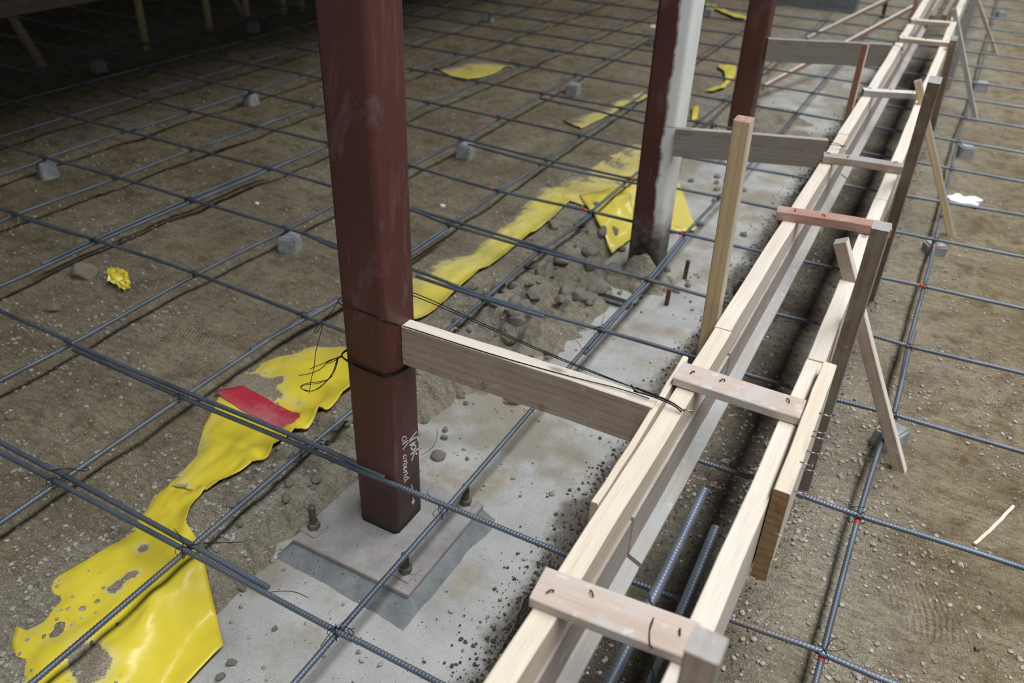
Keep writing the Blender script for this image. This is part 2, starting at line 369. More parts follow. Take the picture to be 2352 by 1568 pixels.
def board(name, p0, p1, wy, wz, side, mats, parent=None, ch=.0018, warp=.0012, seg=.06, prof=None, endcut=None):
    """timber from p0 to p1 (centre line); wy = size along 'side', wz = size along the third axis.
    mats = (faces across side, faces across third axis, ends)"""
    p0, p1 = Vector(p0), Vector(p1); x, y, z = frame(p0, p1, side); Ln = (p1-p0).length; c = (p0+p1)/2
    if prof is None:
        a, b = wy/2, wz/2
        prof = [(a-ch, -b), (a, -b+ch), (a, b-ch), (a-ch, b), (-a+ch, b), (-a, b-ch), (-a, -b+ch), (-a+ch, -b)]
    k = len(prof); n = max(2, int(Ln/seg)+1); verts = []; sd = random.random()*99
    for i in range(n+1):
        t = i/n; s = (t-.5)*Ln
        wy_ = warp*math.sin(t*5+sd)+warp*.5*math.sin(t*23+sd); wz_ = warp*math.cos(t*4.3+sd*2)
        for j, (a, b) in enumerate(prof):
            jx = 0
            if i in (0, n): jx = random.uniform(-.0006, .0006)
            ec = 0
            if endcut and i == 0: ec = endcut[0]*b+endcut[1]*a
            if endcut and i == n: ec = endcut[2]*b+endcut[3]*a
            verts.append((s+jx+ec, a+wy_+random.uniform(-.0002, .0002), b+wz_+random.uniform(-.0002, .0002)))
    faces = []; fm = []
    for i in range(n):
        for j in range(k):
            j2 = (j+1) % k
            faces.append((i*k+j, i*k+j2, (i+1)*k+j2, (i+1)*k+j))
            dy, dz = abs(prof[j2][0]-prof[j][0]), abs(prof[j2][1]-prof[j][1])
            fm.append(0 if dz > dy*1.01 and dz > 2.2*ch else 1)
    faces.append(tuple(reversed(range(k)))); fm.append(2)
    faces.append(tuple(n*k+j for j in range(k))); fm.append(2)
    o = mesh_obj(name, verts, faces, list(mats), None, None, False, fm)
    m = Matrix.Identity(4)
    for i in range(3): m[i][0], m[i][1], m[i][2], m[i][3] = x[i], y[i], z[i], c[i]
    # object local axes = board axes, so the grain follows the board
    o.matrix_basis = m
    if parent is not None:
        o.parent = parent; o.matrix_parent_inverse = parent.matrix_basis.inverted()
    return o
def catmull(pts, stepl):
    P = [Vector(p) for p in pts]
    if len(P) == 2:
        n = max(1, int((P[1]-P[0]).length/stepl)); return [P[0].lerp(P[1], i/n) for i in range(n+1)]
    Q = [P[0]*2-P[1]]+P+[P[-1]*2-P[-2]]; out = []
    for i in range(1, len(Q)-2):
        n = max(1, int((Q[i+1]-Q[i]).length/stepl))
        for k in range(n):
            t = k/n; a, b, c, d = Q[i-1], Q[i], Q[i+1], Q[i+2]
            out.append(.5*((2*b)+(c-a)*t+(2*a-5*b+4*c-d)*t*t+(3*b-a-3*c+d)*t**3))
    out.append(P[-1]); return out
def tube_arrays(path, r, sides=8, radii=None, skew=None, caps=True):
    P = np.array([tuple(p) for p in path]); n = len(P)
    T = np.gradient(P, axis=0); T /= np.linalg.norm(T, axis=1)[:, None]+1e-12
    ref = np.array([0, 0, 1.]) if abs(T[:, 2]).mean() < .8 else np.array([1., 0, 0])
    A = np.cross(T, ref); bad = np.linalg.norm(A, axis=1) < 1e-3; A[bad] = np.cross(T[bad], np.array([.3, 1, .2])); A /= np.linalg.norm(A, axis=1)[:, None]
    for i in range(1, n):
        if A[i].dot(A[i-1]) < 0: A[i] = -A[i]
    B = np.cross(T, A)
    th = np.arange(sides)*2*math.pi/sides
    R = np.full(n, r) if radii is None else np.asarray(radii)
    V = P[:, None, :]+R[:, None, None]*(np.cos(th)[None, :, None]*A[:, None, :]+np.sin(th)[None, :, None]*B[:, None, :])
    if skew is not None: V = V+(skew[:, None]*np.abs(np.sin(th))[None, :])[:, :, None]*T[:, None, :]
    i = np.arange(n-1)[:, None]; j = np.arange(sides)[None, :]; j2 = (j+1) % sides
    Fq = np.stack([i*sides+j, i*sides+j2, (i+1)*sides+j2, (i+1)*sides+j], -1).reshape(-1, 4).tolist()
    if caps: Fq.append(list(reversed(range(sides)))); Fq.append([(n-1)*sides+k for k in range(sides)])
    return V.reshape(-1, 3), Fq
def tube(name, pts, r, m, parent=None, sides=6, stepl=.01, smooth=True):
    path = catmull(pts, stepl); v, f = tube_arrays(path, r, sides)
    return mesh_obj(name, v, f, m, parent, path[0], smooth)
def multi_tube(name, list_pts, r, m, parent=None, sides=5, stepl=.008):
    V = []; F = []
    for pts in list_pts:
        v, f = tube_arrays(catmull(pts, stepl), r, sides); k = len(V); V += v.tolist(); F += [[a+k for a in q] for q in f]
    return mesh_obj(name, V, F, m, parent, list_pts[0][0], True)
def rebar_obj(name, pts, r, label, group, parent=None, cat='rebar', rib_depth=4.6):
    # dense rings with ribs where the camera is close and the bar is in view, plain rings elsewhere
    base = catmull(pts, .05); path = []; rad = []; sk = []; k = 0; acc = 0
    pitch = .0080; st = pitch/4
    for a, b in zip(base[:-1], base[1:]):
        mid = (a+b)/2; ln = (b-a).length; d = (mid-CAM).length
        if d < rib_depth and in_view(mid, 60):
            n = max(1, round(ln/st))
            for i in range(n):
                path.append(a.lerp(b, i/n)); ph = k % 4; rad.append(r*(.90 if ph == 3 else 1.07)); sk.append(.0022); k += 1
        else:
            path.append(a); rad.append(r); sk.append(0)
    path.append(base[-1]); rad.append(r); sk.append(0)
    v, f = tube_arrays(path, r, 8, rad, np.array(sk))
    o = mesh_obj(name, v, f, REBAR, parent, pts[0], True)
    return tag(o, label, cat, group)

# ------------------------------------------------------------------ the ground (setting)
def axis(segs):
    out = []
    for a, b, s in segs: out += list(np.arange(a, b-1e-6, s))
    out.append(segs[-1][1]); return np.array(out)
xs = axis([(-10, -5.6, .12), (-5.6, -3.4, .035), (-3.4, -2.0, .018), (-2.0, .75, .0085), (.75, 1.6, .03)])
ys = axis([(-.3, .35, .03), (.35, 3.6, .0085), (3.6, 5.4, .018), (5.4, 8.5, .035), (8.5, 14, .09)])
Xg, Yg = np.meshgrid(xs, ys); Zg = ground_h(Xg, Yg)
nx, ny = len(xs), len(ys)
V = np.stack([Xg, Yg, Zg], -1).reshape(-1, 3)
me = bpy.data.meshes.new('floor'); me.vertices.add(nx*ny); me.vertices.foreach_set('co', V.ravel())
ii, jj = np.meshgrid(np.arange(nx-1), np.arange(ny-1)); a = (jj*nx+ii).ravel()
quads = np.stack([a, a+1, a+nx+1, a+nx], -1).astype(np.int32)
me.loops.add(quads.size); me.loops.foreach_set('vertex_index', quads.ravel())
me.polygons.add(len(quads)); me.polygons.foreach_set('loop_start', np.arange(0, quads.size, 4, dtype=np.int32)); me.polygons.foreach_set('loop_total', np.full(len(quads), 4, dtype=np.int32))
me.update(calc_edges=True); me.polygons.foreach_set('use_smooth', [True]*len(quads))
soil = sm(-.66, -.57, Xg+.05*vnoise(Xg, Yg, .1, 41))*(1-sm(-.14, -.06, Xg))  # dark soil, with the shade of the form boards painted into its tone
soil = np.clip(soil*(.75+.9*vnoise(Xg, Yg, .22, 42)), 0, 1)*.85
dust = (.35*sm(-3.4, -2.2, Xg+.5*vnoise(Xg, Yg, .4, 45))+.65*sm(-1.75, -1.3, Xg+.3*vnoise(Xg, Yg, .3, 43)))*(1-sm(-.05, .32, Xg+.25*vnoise(Xg, Yg, .3, 44)))
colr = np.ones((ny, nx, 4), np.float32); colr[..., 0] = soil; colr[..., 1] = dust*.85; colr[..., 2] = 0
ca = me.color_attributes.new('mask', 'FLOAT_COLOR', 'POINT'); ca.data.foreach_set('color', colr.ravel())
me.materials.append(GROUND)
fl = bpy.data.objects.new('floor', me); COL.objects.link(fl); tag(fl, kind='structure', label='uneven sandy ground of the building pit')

# unseen slab added above the left part to keep the far left dark
bm = bmesh.new(); bmesh.ops.create_cube(bm, size=1, matrix=Matrix.Translation((-6.0, 6, 3.02))@Matrix.Diagonal((9.3, 18, .24, 1)))
tag(bm_obj('shade_slab', bm, GROUT, None, False), 'unseen added slab shading the left part of the pit', None, None, 'structure')

# the flat concrete footing the columns stand on
sx = np.arange(-1.45, -.385, .012); sy = np.arange(.1, 8.2, .014)
A, Bq = np.meshgrid(sx, sy); Zs = SLAB_Z+.004*vnoise(A, Bq, .3, 51)+.0016*vnoise(A, Bq, .07, 52)+.0008*vnoise(A, Bq, .025, 53)
Vs = np.stack([A, Bq, Zs], -1).reshape(-1, 3).tolist(); n1, n2 = len(sx), len(sy)
Fs = [(j*n1+i, j*n1+i+1, (j+1)*n1+i+1, (j+1)*n1+i) for j in range(n2-1) for i in range(n1-1)]
# skirt down so the footing has thickness
rim = [i for i in range(n1)]+[j*n1+n1-1 for j in range(1, n2)]+[(n2-1)*n1+i for i in range(n1-2, -1, -1)]+[j*n1 for j in range(n2-2, 0, -1)]
k0 = len(Vs); Vs += [(Vs[i][0], Vs[i][1], -.30) for i in rim]
for q in range(len(rim)): q2 = (q+1) % len(rim); Fs.append((rim[q2], rim[q], k0+q, k0+q2))
o = mesh_obj('footing_slab', Vs, Fs, SLAB)
_a, _b = np.array([q[0] for q in Vs]), np.array([q[1] for q in Vs])
_d = .8*blob(_a, _b, (-.80, 1.72), (.22, .14))+.8*blob(_a, _b, (-.98, 1.9), (.16, .22))+.7*blob(_a, _b, (-.62, 2.1), (.16, .08))+.6*blob(_a, _b, (-.55, 1.55), (.1, .12))
_d = _d+.9*sm(3.2, 4.2, _b+.5*vnoise(_a, _b, .3, 77))*(vnoise(_a, _b, .22, 78)+.5)+.7*(1-sm(-1.2, -1.02, _a+.1*vnoise(_a, _b, .12, 79)))+.5*(vnoise(_a, _b, .2, 76) > .22)*0
_d = np.clip(_d*(1+1.4*vnoise(_a, _b, .06, 75)), 0, 1)
_c4 = np.ones((len(Vs), 4), np.float32); _c4[:, 0] = _d; _c4[:, 1] = sm(-.66, -.54, _a+.08*vnoise(_a, _b, .09, 74)); _c4[:, 2] = 0  # green channel: soil and rail shade painted dark along the board side
ca = o.data.color_attributes.new('mask', 'FLOAT_COLOR', 'POINT'); ca.data.foreach_set('color', _c4.ravel())
tag(o, 'long dusty grey concrete footing slab under the red columns', 'footing', kind='structure')

# ------------------------------------------------------------------ columns
def rounded_tube(name, cx, cy, w, z0, z1, r, m, parent, origin, inset=0.0):
    pts = []
    h = w/2-inset
    for qx, qy, a0 in ((1, -1, -90), (1, 1, 0), (-1, 1, 90), (-1, -1, 180)):
        for k in range(7):
            a = math.radians(a0+90*k/6); pts.append((cx+qx*(h-r)+r*math.cos(a), cy+qy*(h-r)+r*math.sin(a)))
    n = len(pts); zs = np.linspace(z0, z1, max(2, int((z1-z0)/.2)+1)); V = []; F = []
    for z in zs: V += [(x, y, z) for x, y in pts]
    for i in range(len(zs)-1):
        for j in range(n): j2 = (j+1) % n; F.append((i*n+j, i*n+j2, (i+1)*n+j2, (i+1)*n+j))
    F.append(tuple(reversed(range(n)))); F.append(tuple((len(zs)-1)*n+j for j in range(n)))
    o = mesh_obj(name, V, F, m, parent, origin, True)
    for p in o.data.polygons[-2:]: p.use_smooth = False
    return o
CW = .118; _c = at_z(912, 1230, ZP); C1 = (_c.x-CW/2, _c.y+CW/2)
col1 = empty('steel_column', (C1[0], C1[1], ZP), 'large dark red steel column in front with white handwriting near its foot', 'column', 'red steel columns')
rounded_tube('column_tube', C1[0], C1[1], CW, ZP+.024, 3.2, .015, PRIMER, col1, (C1[0], C1[1], ZP))
rounded_tube('bare_foot_band', C1[0], C1[1], CW, ZP-.001, ZP+.026, .015, BAND, col1, (C1[0], C1[1], ZP), .0004)['label'] = 'unpainted black steel band at the foot'
# base plate
bm = bmesh.new(); _k = at_z(937, 1367, ZP); PW = .350; PC = (_k.x-PW/2, _k.y+PW/2)
bmesh.ops.create_cube(bm, size=1, matrix=Matrix.Translation((PC[0], PC[1], ZP-.007))@Matrix.Diagonal((PW, PW, .014, 1)))
bmesh.ops.bevel(bm, geom=bm.edges[:], offset=.0016, segments=2, affect='EDGES')
bp = bm_obj('base_plate', bm, PLATE, col1, False, (PC[0], PC[1], ZP-.014)); bp['label'] = 'square dusty steel base plate'
# handwriting (white paint marker) on the right-hand face
XF = C1[0]+CW/2
def hw(q): p = at_x(860+q[0]/5.6, 960+q[1]/5.6, XF); return Vector((XF+.0002, p.y, p.z))
def ell(cx, cy, rx, ry, rot=0, n=12):
    return [(cx+rx*math.cos(a)*math.cos(rot)-ry*math.sin(a)*math.sin(rot), cy+rx*math.cos(a)*math.sin(rot)+ry*math.sin(a)*math.cos(rot)) for a in [2*math.pi*i/n for i in range(n+1)]]
thick = [[(540, 172), (490, 235), (450, 290), (448, 303), (490, 272), (548, 236)], [(542, 228), (556, 262), (556, 300)],
         [(446, 352), (485, 328), (526, 306)], ell(500, 374, 34, 26, -.9), [(460, 470), (510, 430), (566, 388)], [(512, 430), (535, 452), (552, 462)],
         [(530, 425), (500, 480), (478, 550)]]
thin = [ell(382, 266, 34, 24, -1.1), [(412, 240), (405, 275), (360, 312)], [(432, 283), (395, 312), (357, 342)], [(437, 308), (402, 355), (363, 407)],
        ell(390, 497, 26, 20, -1), [(412, 480), (408, 505), (372, 530)], [(412, 535), (368, 562)], [(380, 553), (412, 560), (418, 585)],
        ell(390, 605, 22, 18, -1), [(418, 630), (378, 645), (372, 668), (412, 672)], [(368, 700), (412, 690), (418, 715), (376, 738)],
        ell(402, 775, 26, 20, -.6), [(448, 760), (415, 785), (384, 832)],
        [(475, 845), (482, 890), (490, 930)], [(490, 1010), (497, 1050), (498, 1080)], [(478, 1072), (498, 1104), (514, 1050)], [(484, 1055), (500, 1096), (508, 1040)]]
def flat_stroke(lists, wd):
    V = []; F = []
    for st_ in lists:
        P = [hw(q) for q in st_]; P = catmull(P, .0015) if len(P) > 2 else catmull(P, .003)
        k = len(V)
        for i, p in enumerate(P):
            t = (P[min(i+1, len(P)-1)]-P[max(i-1, 0)]).normalized(); nrm = Vector((0, -t.z, t.y))
            ww = wd*(.75+.35*math.sin(i*1.7+len(st_)))*(.6 if i in (0, len(P)-1) else 1)
            V += [p+nrm*ww, p-nrm*ww, p+nrm*ww+Vector((.0006, 0, 0)), p-nrm*ww+Vector((.0006, 0, 0))]
        for i in range(len(P)-1):
            a = k+4*i; F += [(a+2, a+3, a+7, a+6), (a, a+2, a+6, a+4), (a+3, a+1, a+5, a+7)]
    return V, F
v1, f1 = flat_stroke(thick, .0025); v2, f2 = flat_stroke(thin, .0015); f2 = [tuple(i+len(v1) for i in q) for q in f2]
wr = mesh_obj('handwriting', [tuple(p) for p in v1+v2], f1+f2, CHALK, col1, hw((400, 500)), False); wr['label'] = 'white handwritten words all around and a down arrow'

C2 = (-.996+CW/2+.004, 2.90+CW/2)
col2 = empty('steel_column', (C2[0], C2[1], -.03), 'red steel column with its right side splashed white, foot buried in crumbled dirt', 'column', 'red steel columns')
rounded_tube('column_tube', C2[0], C2[1], CW+.012, -.06, 3.3, .015, PRIMERW, col2, (C2[0], C2[1], -.03))
C3 = (-1.012, 4.56)
col3 = empty('steel_column', (C3[0], C3[1], -.03), 'farthest red steel column, behind the second spreader board', 'column', 'red steel columns')
rounded_tube('column_tube', C3[0], C3[1], CW, -.06, 3.3, .015, PRIMER, col3, (C3[0], C3[1], -.03))

# grout pad under the first plate: a shallow sloping block
def grout():
    bm = bmesh.new()
    x0, x1, y0, y1 = PC[0]-PW/2+.004, PC[0]+PW/2-.004, PC[1]-PW/2+.004, PC[1]+PW/2-.004
    top = [(x0, y0), (x1, y0), (x1, y1), (x0, y1)]
    k1, k2, k3 = at_z(630, 1278, SLAB_Z), at_z(925, 1447, SLAB_Z), at_z(1146, 1196, SLAB_Z)
    bot = [(k1.x, k1.y), (k2.x, k2.y), (k3.x, k3.y), (k1.x, k3.y)]
    n = 22; rings = []
    for k in range(6):
        t = k/5; ring = []
        for e in range(4):
            for i in range(n):
                s = i/n; a = Vector(top[e]).lerp(Vector(top[(e+1) % 4]), s); b = Vector(bot[e]).lerp(Vector(bot[(e+1) % 4]), s)
                p = a.lerp(b, t); z = (ZP-.014)*(1-t)+(SLAB_Z-.001)*t
                nz = .007*float(vnoise(p.x*1+e, p.y+z*3, .03, 61))*(1 if 0 < k else .3)
                ring.append(bm.verts.new((p.x+nz, p.y+nz*.8, z+nz*.3)))
        rings.append(ring)
    for a, b in zip(rings[:-1], rings[1:]):
        for i in range(len(a)): i2 = (i+1) % len(a); bm.faces.new((a[i2], a[i], b[i], b[i2]))
    bm.faces.new(rings[0])
    return bm
g = bm_obj('grout_pad', grout(), GROUT, None, True, (PC[0], PC[1], SLAB_Z)); tag(g, 'dark grey grout bed bulging out under the front base plate', 'grout pad')

# anchor bolts with nut and square washer
def prism(bm, c, r, n, z0, z1, rot=0, bev=.0008):
    ret = bmesh.ops.create_cone(bm, cap_ends=True, cap_tris=False, segments=n, radius1=r, radius2=r, depth=z1-z0, matrix=Matrix.Translation((c[0], c[1], (z0+z1)/2))@Matrix.Rotation(rot, 4, 'Z'))
def threaded(name, c, r, z0, z1, m, parent, lean=(0, 0)):
    n = int((z1-z0)/.0011); path = [Vector((c[0]+lean[0]*i/n, c[1]+lean[1]*i/n, z0+(z1-z0)*i/n)) for i in range(n+1)]
    rad = [r*(1.05 if i % 2 else .94) for i in range(n+1)]; rad[-1] = r*.8
    v, f = tube_arrays(path, r, 12, rad); return mesh_obj(name, v, f, m, parent, path[0], True)
bolt_spots = [(tuple(at_z(722, 1213, ZP))[:2], .075, 'left'), (tuple(at_z(932, 1313, ZP))[:2], .062, 'near'), (tuple(at_z(1070, 1157, ZP))[:2], .068, 'right')]
blab = {'left': 'anchor bolt at the left corner of the front base plate', 'near': 'anchor bolt at the near corner of the base plate, crossed by a rebar', 'right': 'anchor bolt at the right rear corner of the base plate'}
for (bx, by), hh, nm in bolt_spots:
    e = empty('anchor_bolt', (bx, by, ZP), blab[nm], 'bolt', 'anchor bolts of the front column')
    threaded('bolt_shank', (bx, by), .0088, ZP, ZP+hh, BOLT, e)
    rr = random.uniform(0, .5); bm = bmesh.new(); prism(bm, (bx, by), .0165, 6, ZP+.004, ZP+.021, rr); bmesh.ops.bevel(bm, geom=bm.edges[:], offset=.001, segments=1, affect='EDGES')
    bm_obj('hex_nut', bm, BOLT, e, False, (bx, by, ZP+.004))
    bm = bmesh.new(); bmesh.ops.create_cube(bm, size=1, matrix=Matrix.Translation((bx, by, ZP+.002))@Matrix.Rotation(random.uniform(-.1, .1), 4, 'Z')@Matrix.Diagonal((.052, .052, .0042, 1)))
    bmesh.ops.bevel(bm, geom=bm.edges[:], offset=.0008, segments=1, affect='EDGES'); bm_obj('square_washer', bm, PLATE, e, False, (bx, by, ZP))
for q, hh, lab in (((1572, 640), .085, 'rusty bolt stub standing right of the white-splashed column'), ((1530, 700), .07, 'shorter rusty bolt stub at the near side of the buried column foot'), ((1633, 300), .05, 'small dark bolt stub just left of the farthest column foot')):
    p = at_z(*q, SLAB_Z); o = threaded('bolt_stub', (p.x, p.y), .0085, SLAB_Z-.02, SLAB_Z+hh, RUST, None, (.004, 0)); tag(o, lab, 'bolt')
# buried plate edge near column two
p0, p1 = at_z(1372, 665, -.04), at_z(1450, 688, -.04)
p0.z = p1.z = -.062
o = board('plate_edge', p0, p1, .012, .035, (0, 0, 1), (BAND, PLATE, RUST), None); tag(o, 'dark edge of a half-buried steel plate before the white-splashed column', 'plate')

# ------------------------------------------------------------------ form boards
ZR = .54
def rail_pts(pix, z, dx):
    out = []
    for q in pix: p = at_z(*q, z); out.append(Vector((p.x+dx, p.y, z)))
    return out
def long_board(name, pts, wy, zt, zb, mats, parent, seg=.08):
    """continuous board on edge that follows slightly bent points; top face at zt"""
    objs = []
    for a, b in zip(pts[:-1], pts[1:]):
        zc = (zt+zb)/2
        objs.append(board(name, (a[0], a[1], zc), (b[0], b[1], zc), wy, zt-zb, (1, 0, 0), mats, parent, seg=seg))
    return objs
RH = .18
left_pts = [(-.306, .15), (-.3135, 1.62), (-.332, 3.20), (-.352, 5.2), (-.378, 7.6)]
labsL = ['near length of the left form board, pale pine on edge, front crosspieces nailed on it', 'second length of the left form board, beside the tall yellow stake', 'third length of the left form board, between the two middle grey crosspieces', 'farthest length of the left form board at the top of the photo']
for k, (a, b) in enumerate(zip(left_pts[:-1], left_pts[1:])):
    zc = ZR-RH/2; e = empty('form_board', (a[0], a[1], ZR-RH), labsL[k], 'form board', 'form boards of the narrow strip pour')
    board('board', (a[0], a[1]+.001, zc), (b[0], b[1]-.001, zc), .038, RH, (1, 0, 0), (PINE2 if k else PINE, PINE if k == 0 else PINE2, PINE), e)
    # bevelled key strip screwed along the inner face
    x0, x1 = a[0]+.019, b[0]+.019; t = .024
    segs = [(a[1]+.0, 1.02), (1.03, b[1])] if k == 0 else [(a[1]+.01, b[1])]
    for s0, s1 in segs:
        f0, f1 = (s0-a[1])/(b[1]-a[1]), (s1-a[1])/(b[1]-a[1])
        X0, X1 = x0+(x1-x0)*f0, x0+(x1-x0)*f1
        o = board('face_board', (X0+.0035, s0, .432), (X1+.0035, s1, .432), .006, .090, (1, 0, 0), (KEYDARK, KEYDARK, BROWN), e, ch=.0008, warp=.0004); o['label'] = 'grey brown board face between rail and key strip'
        # trapezoid key: local y = +X, local z = down
        prof = [(0, .012), (0, -.016), (.032, .000), (.032, .009), (.028, .013)]
        o = board('key_strip', Vector((X0+.0005, s0, .376)), Vector((X1+.0005, s1, .376)), t, .12, (1, 0, 0), (GREYWOOD, GREYWOOD, BROWN), e, prof=prof, ch=.0005, warp=.0006); o['label'] = 'pale grey bevelled key strip along the inner side'
right_pts = [(-.106, .15), (-.107, 1.60), (-.118, 2.62), (-.135, 4.2), (-.150, 5.8), (-.165, 7.6)]
labsR = ['near length of the right form board with knots and pencil marks', 'second length of the right form board, crossed by the nearest brace', 'third length of the right form board, ahead of the red crosspiece', 'fourth length of the right form board, beyond the second brace', 'farthest length of the right form board at the top of the photo']
for k, (a, b) in enumerate(zip(right_pts[:-1], right_pts[1:])):
    zc = ZR-RH/2; e = empty('form_board', (a[0], a[1], ZR-RH), labsR[k], 'form board', 'form boards of the narrow strip pour')
    board('board', (a[0], a[1]+.0015, zc), (b[0], b[1]-.0015, zc), .037, RH, (1, 0, 0), (PINE2, PINE2, PINE), e)

# scabs (splice boards)
p = at_z(1365, 1150, ZR); q = at_z(1568, 832, ZR)
e = empty('splice_board', (p.x+.006, p.y, ZR-.15), 'thin pine splice board on the outer side of the left form board', 'splice board')
board('board', (-.3385, p.y, ZR-.077), (-.3475, q.y+.02, ZR-.072), .013, .15, (1, 0, 0), (PINE, PINE, STAKE), e)
e = empty('splice_board', (-.07, 1.12, .35), 'pine splice board with protruding nails on the outer side of the right form board', 'splice board')
board('board', (-.071, 1.126, .458), (-.0735, 1.556, .465), .028, .215, (1, 0, 0), (PINE2, PINE, PLYEND), e)
for px, py in ((1887, 950), (1873, 992), (1869, 1003), (1858, 1037), (1843, 1062), (1850, 1078), (1828, 1129), (1780, 1222)):
    p = at_x(px-6, py-2, -.057); h = p+Vector((.019, random.uniform(-.004, .003), random.uniform(-.003, .003))); nl = tube('nail', [p, h], .0013, NAIL, e, 6, .02)
    tube('nail_head', [h, h+Vector((.0016, 0, 0))], .0034, NAIL, nl, 10, .01)

# crosspieces
def bent_nail(p, parent, k):
    a = random.uniform(0, 6.28); d = Vector((math.cos(a), math.sin(a), 0))
    multi_tube('bent_nail', [[p, p+Vector((0, 0, .004)), p+d*.004+Vector((0, 0, .007)), p+d*.010+Vector((0, 0, .0035))], [p+d*.009+Vector((0, 0, .0035)), p+d*.0115+Vector((0, 0, .0035))]], .0013, DKNAIL, parent, 5, .003)
def cross(px, wd, th, mats, lab, nails=(.14, .4, .86), tilt=0):
    (ax, ay), (bx, by) = px[:2], px[2:]
    z = ZR+th
    a = at_z(ax, ay, z); b = at_z(bx, by, z)
    a = Vector((a.x, a.y+wd/2, ZR+th/2+.0006)); b = Vector((b.x, b.y+wd/2, ZR+th/2+.0006+tilt))
    e = empty('crosspiece', (a.x, a.y, ZR), lab, 'crosspiece', 'crosspieces bridging the two form boards')
    board('slat', a, b, wd, th, (0, 1, 0), mats, e)
    for t in nails: bent_nail(a.lerp(b, t)+Vector((0, random.uniform(-.15, .15)*wd, th/2-.001)), e, t)
    return e
cross((1211, 1373, 1577, 1512), .066, .019, (CLEAT, CLEAT, CLEAT), 'nearest crosspiece with a wire looped round it and dark bent nails', (.12, .35, .90))
cross((1546, 868, 1846, 962), .066, .019, (CLEAT, CLEAT, CLEAT), 'grey pink crosspiece nailed beside the wire-tied nail', (.10, .36, .86))
cross((1782, 484, 2046, 527), .048, .027, (RED, RED, RED), 'reddish crosspiece ending at the nearest right stake top', (.16, .40, .87))
cross((1889, 358, 2078, 384), .045, .025, (BROWN, GREYWOOD, BROWN), 'grey topped crosspiece beside the wire-tied second spreader', (.07, .31, .86))
cross((1981, 206, 2108, 216), .042, .026, (GREYWOOD, PINE2, GREYWOOD), 'crosspiece beside the dark red left stake', (.14, .50, .9))
cross((2064, 87, 2186, 98), .045, .024, (BROWN, PINE2, BROWN), 'small distant crosspiece level with the third right stake top', (.1, .5, .9))
cross((2091, 45, 2180, 52), .045, .024, (BROWN, PINE2, BROWN), 'farthest small crosspiece near the top edge of the photo', (.1, .5, .9))

# spreader boards between columns and the left form board
def spreader(a, b, th, h, zt, mats, lab):
    e = empty('spreader_board', (a[0], a[1], zt-h), lab, 'spreader board', 'spreader boards between columns and form')
    o = board('board', (a[0], a[1], zt-h/2), (b[0], b[1], zt-h/2), th, h, (0, 1, 0), mats, e); return e
SP_Z = .545; S1Y = at_z(925, 748, SP_Z).y+.018
s1 = spreader((XF+.001, S1Y), (-.345, S1Y+.006), .036, .102, SP_Z, (BROWN, PINE2, PINE), 'brown spreader board with pale top edge, wired to the front column')
for px, py in ((994, 850), (1111, 884), (1246, 935), (1468, 965)):
    p = at_y(px, py, S1Y-.0182); tube('knot', ell_pts := [Vector((p.x+.0055*math.cos(t), p.y, p.z+.007*math.sin(t))) for t in np.linspace(0, 6.28, 12)], .0007, DKBROWN, s1, 5, .003)
a = at_z(1563, 297, .55); b = at_z(1903, 322, .55)
s2 = spreader((C2[0]+CW/2+.008, a.y+.012), (b.x-.004, b.y+.012), .024, .105, .55, (DIRTY, GREYWOOD, PINE2), 'dull brown grey spreader board wired to the white-splashed column')
a = at_z(1765, 88, .55); b = at_z(2050, 103, .55)
s3 = spreader((C3[0]+CW/2+.004, a.y+.012), (b.x-.004, b.y+.012), .026, .115, .55, (DIRTY, GREYWOOD, PINE2), 'farthest dark grey spreader board joined to the farthest column')

# ------------------------------------------------------------------ stakes and braces
def stake(p0, p1, s1_, s2_, mats, lab, group=None, name='stake', side=(0, 1, 0)):
    o = board(name, p0, p1, s1_, s2_, side, mats, None, ch=.002); return tag(o, lab, 'stake' if name == 'stake' else 'brace', group)
# (mats: faces across Y, faces across X, ends)
stake((-.368, 1.775, -.06), (-.372, 1.705, .985), .036, .036, (STAKE, PINE, RED), 'tall yellow wooden stake standing left of the left form board', 'stakes along the form')
stake((-.372, 3.60, -.06), (-.388, 3.72, .752), .034, .026, (DKRED, PINE2, RED), 'dark reddish brown stake in front of the farthest spreader board', 'stakes along the form')
b0 = Vector((-.068, 1.885, -.04)); t0 = at_x(2024, 519, -.064)
stake(b0, t0, .036, .036, (DKBROWN, GREYWOOD, GREYWOOD), 'nearest long dark stake along the right form board, in front of the red crosspiece', 'stakes along the form')
t0 = at_x(1621, 1480, -.066)
stake((-.068, t0.y+.03, -.04), t0, .036, .036, (BROWN, GREYWOOD, GREYWOOD), 'stake with a grey painted top at the bottom edge, beside the nearest crosspiece', 'stakes along the form')
t0 = at_x(2149, 184, -.070)
stake((-.078, 3.09, -.04), t0, .032, .034, (DKBROWN, RED, GREYWOOD), 'second dark stake along the right form board, its top beside a brace top', 'stakes along the form')
b0 = at_z(2143, 290, 0); t0 = at_y(2191, 88, b0.y-.55)
stake((b0.x, b0.y, -.04), t0, .030, .034, (BROWN, GREYWOOD, GREYWOOD), 'third brown stake along the right form board, topping out under the third brace', 'stakes along the form')
b0 = at_z(2175, 202, 0)
stake((b0.x, b0.y, -.04), (b0.x, b0.y-.1, 1.0), .030, .034, (GREYWOOD, GREYWOOD, GREYWOOD), 'farthest grey stake along the right form board, running out of the photo', 'stakes along the form')
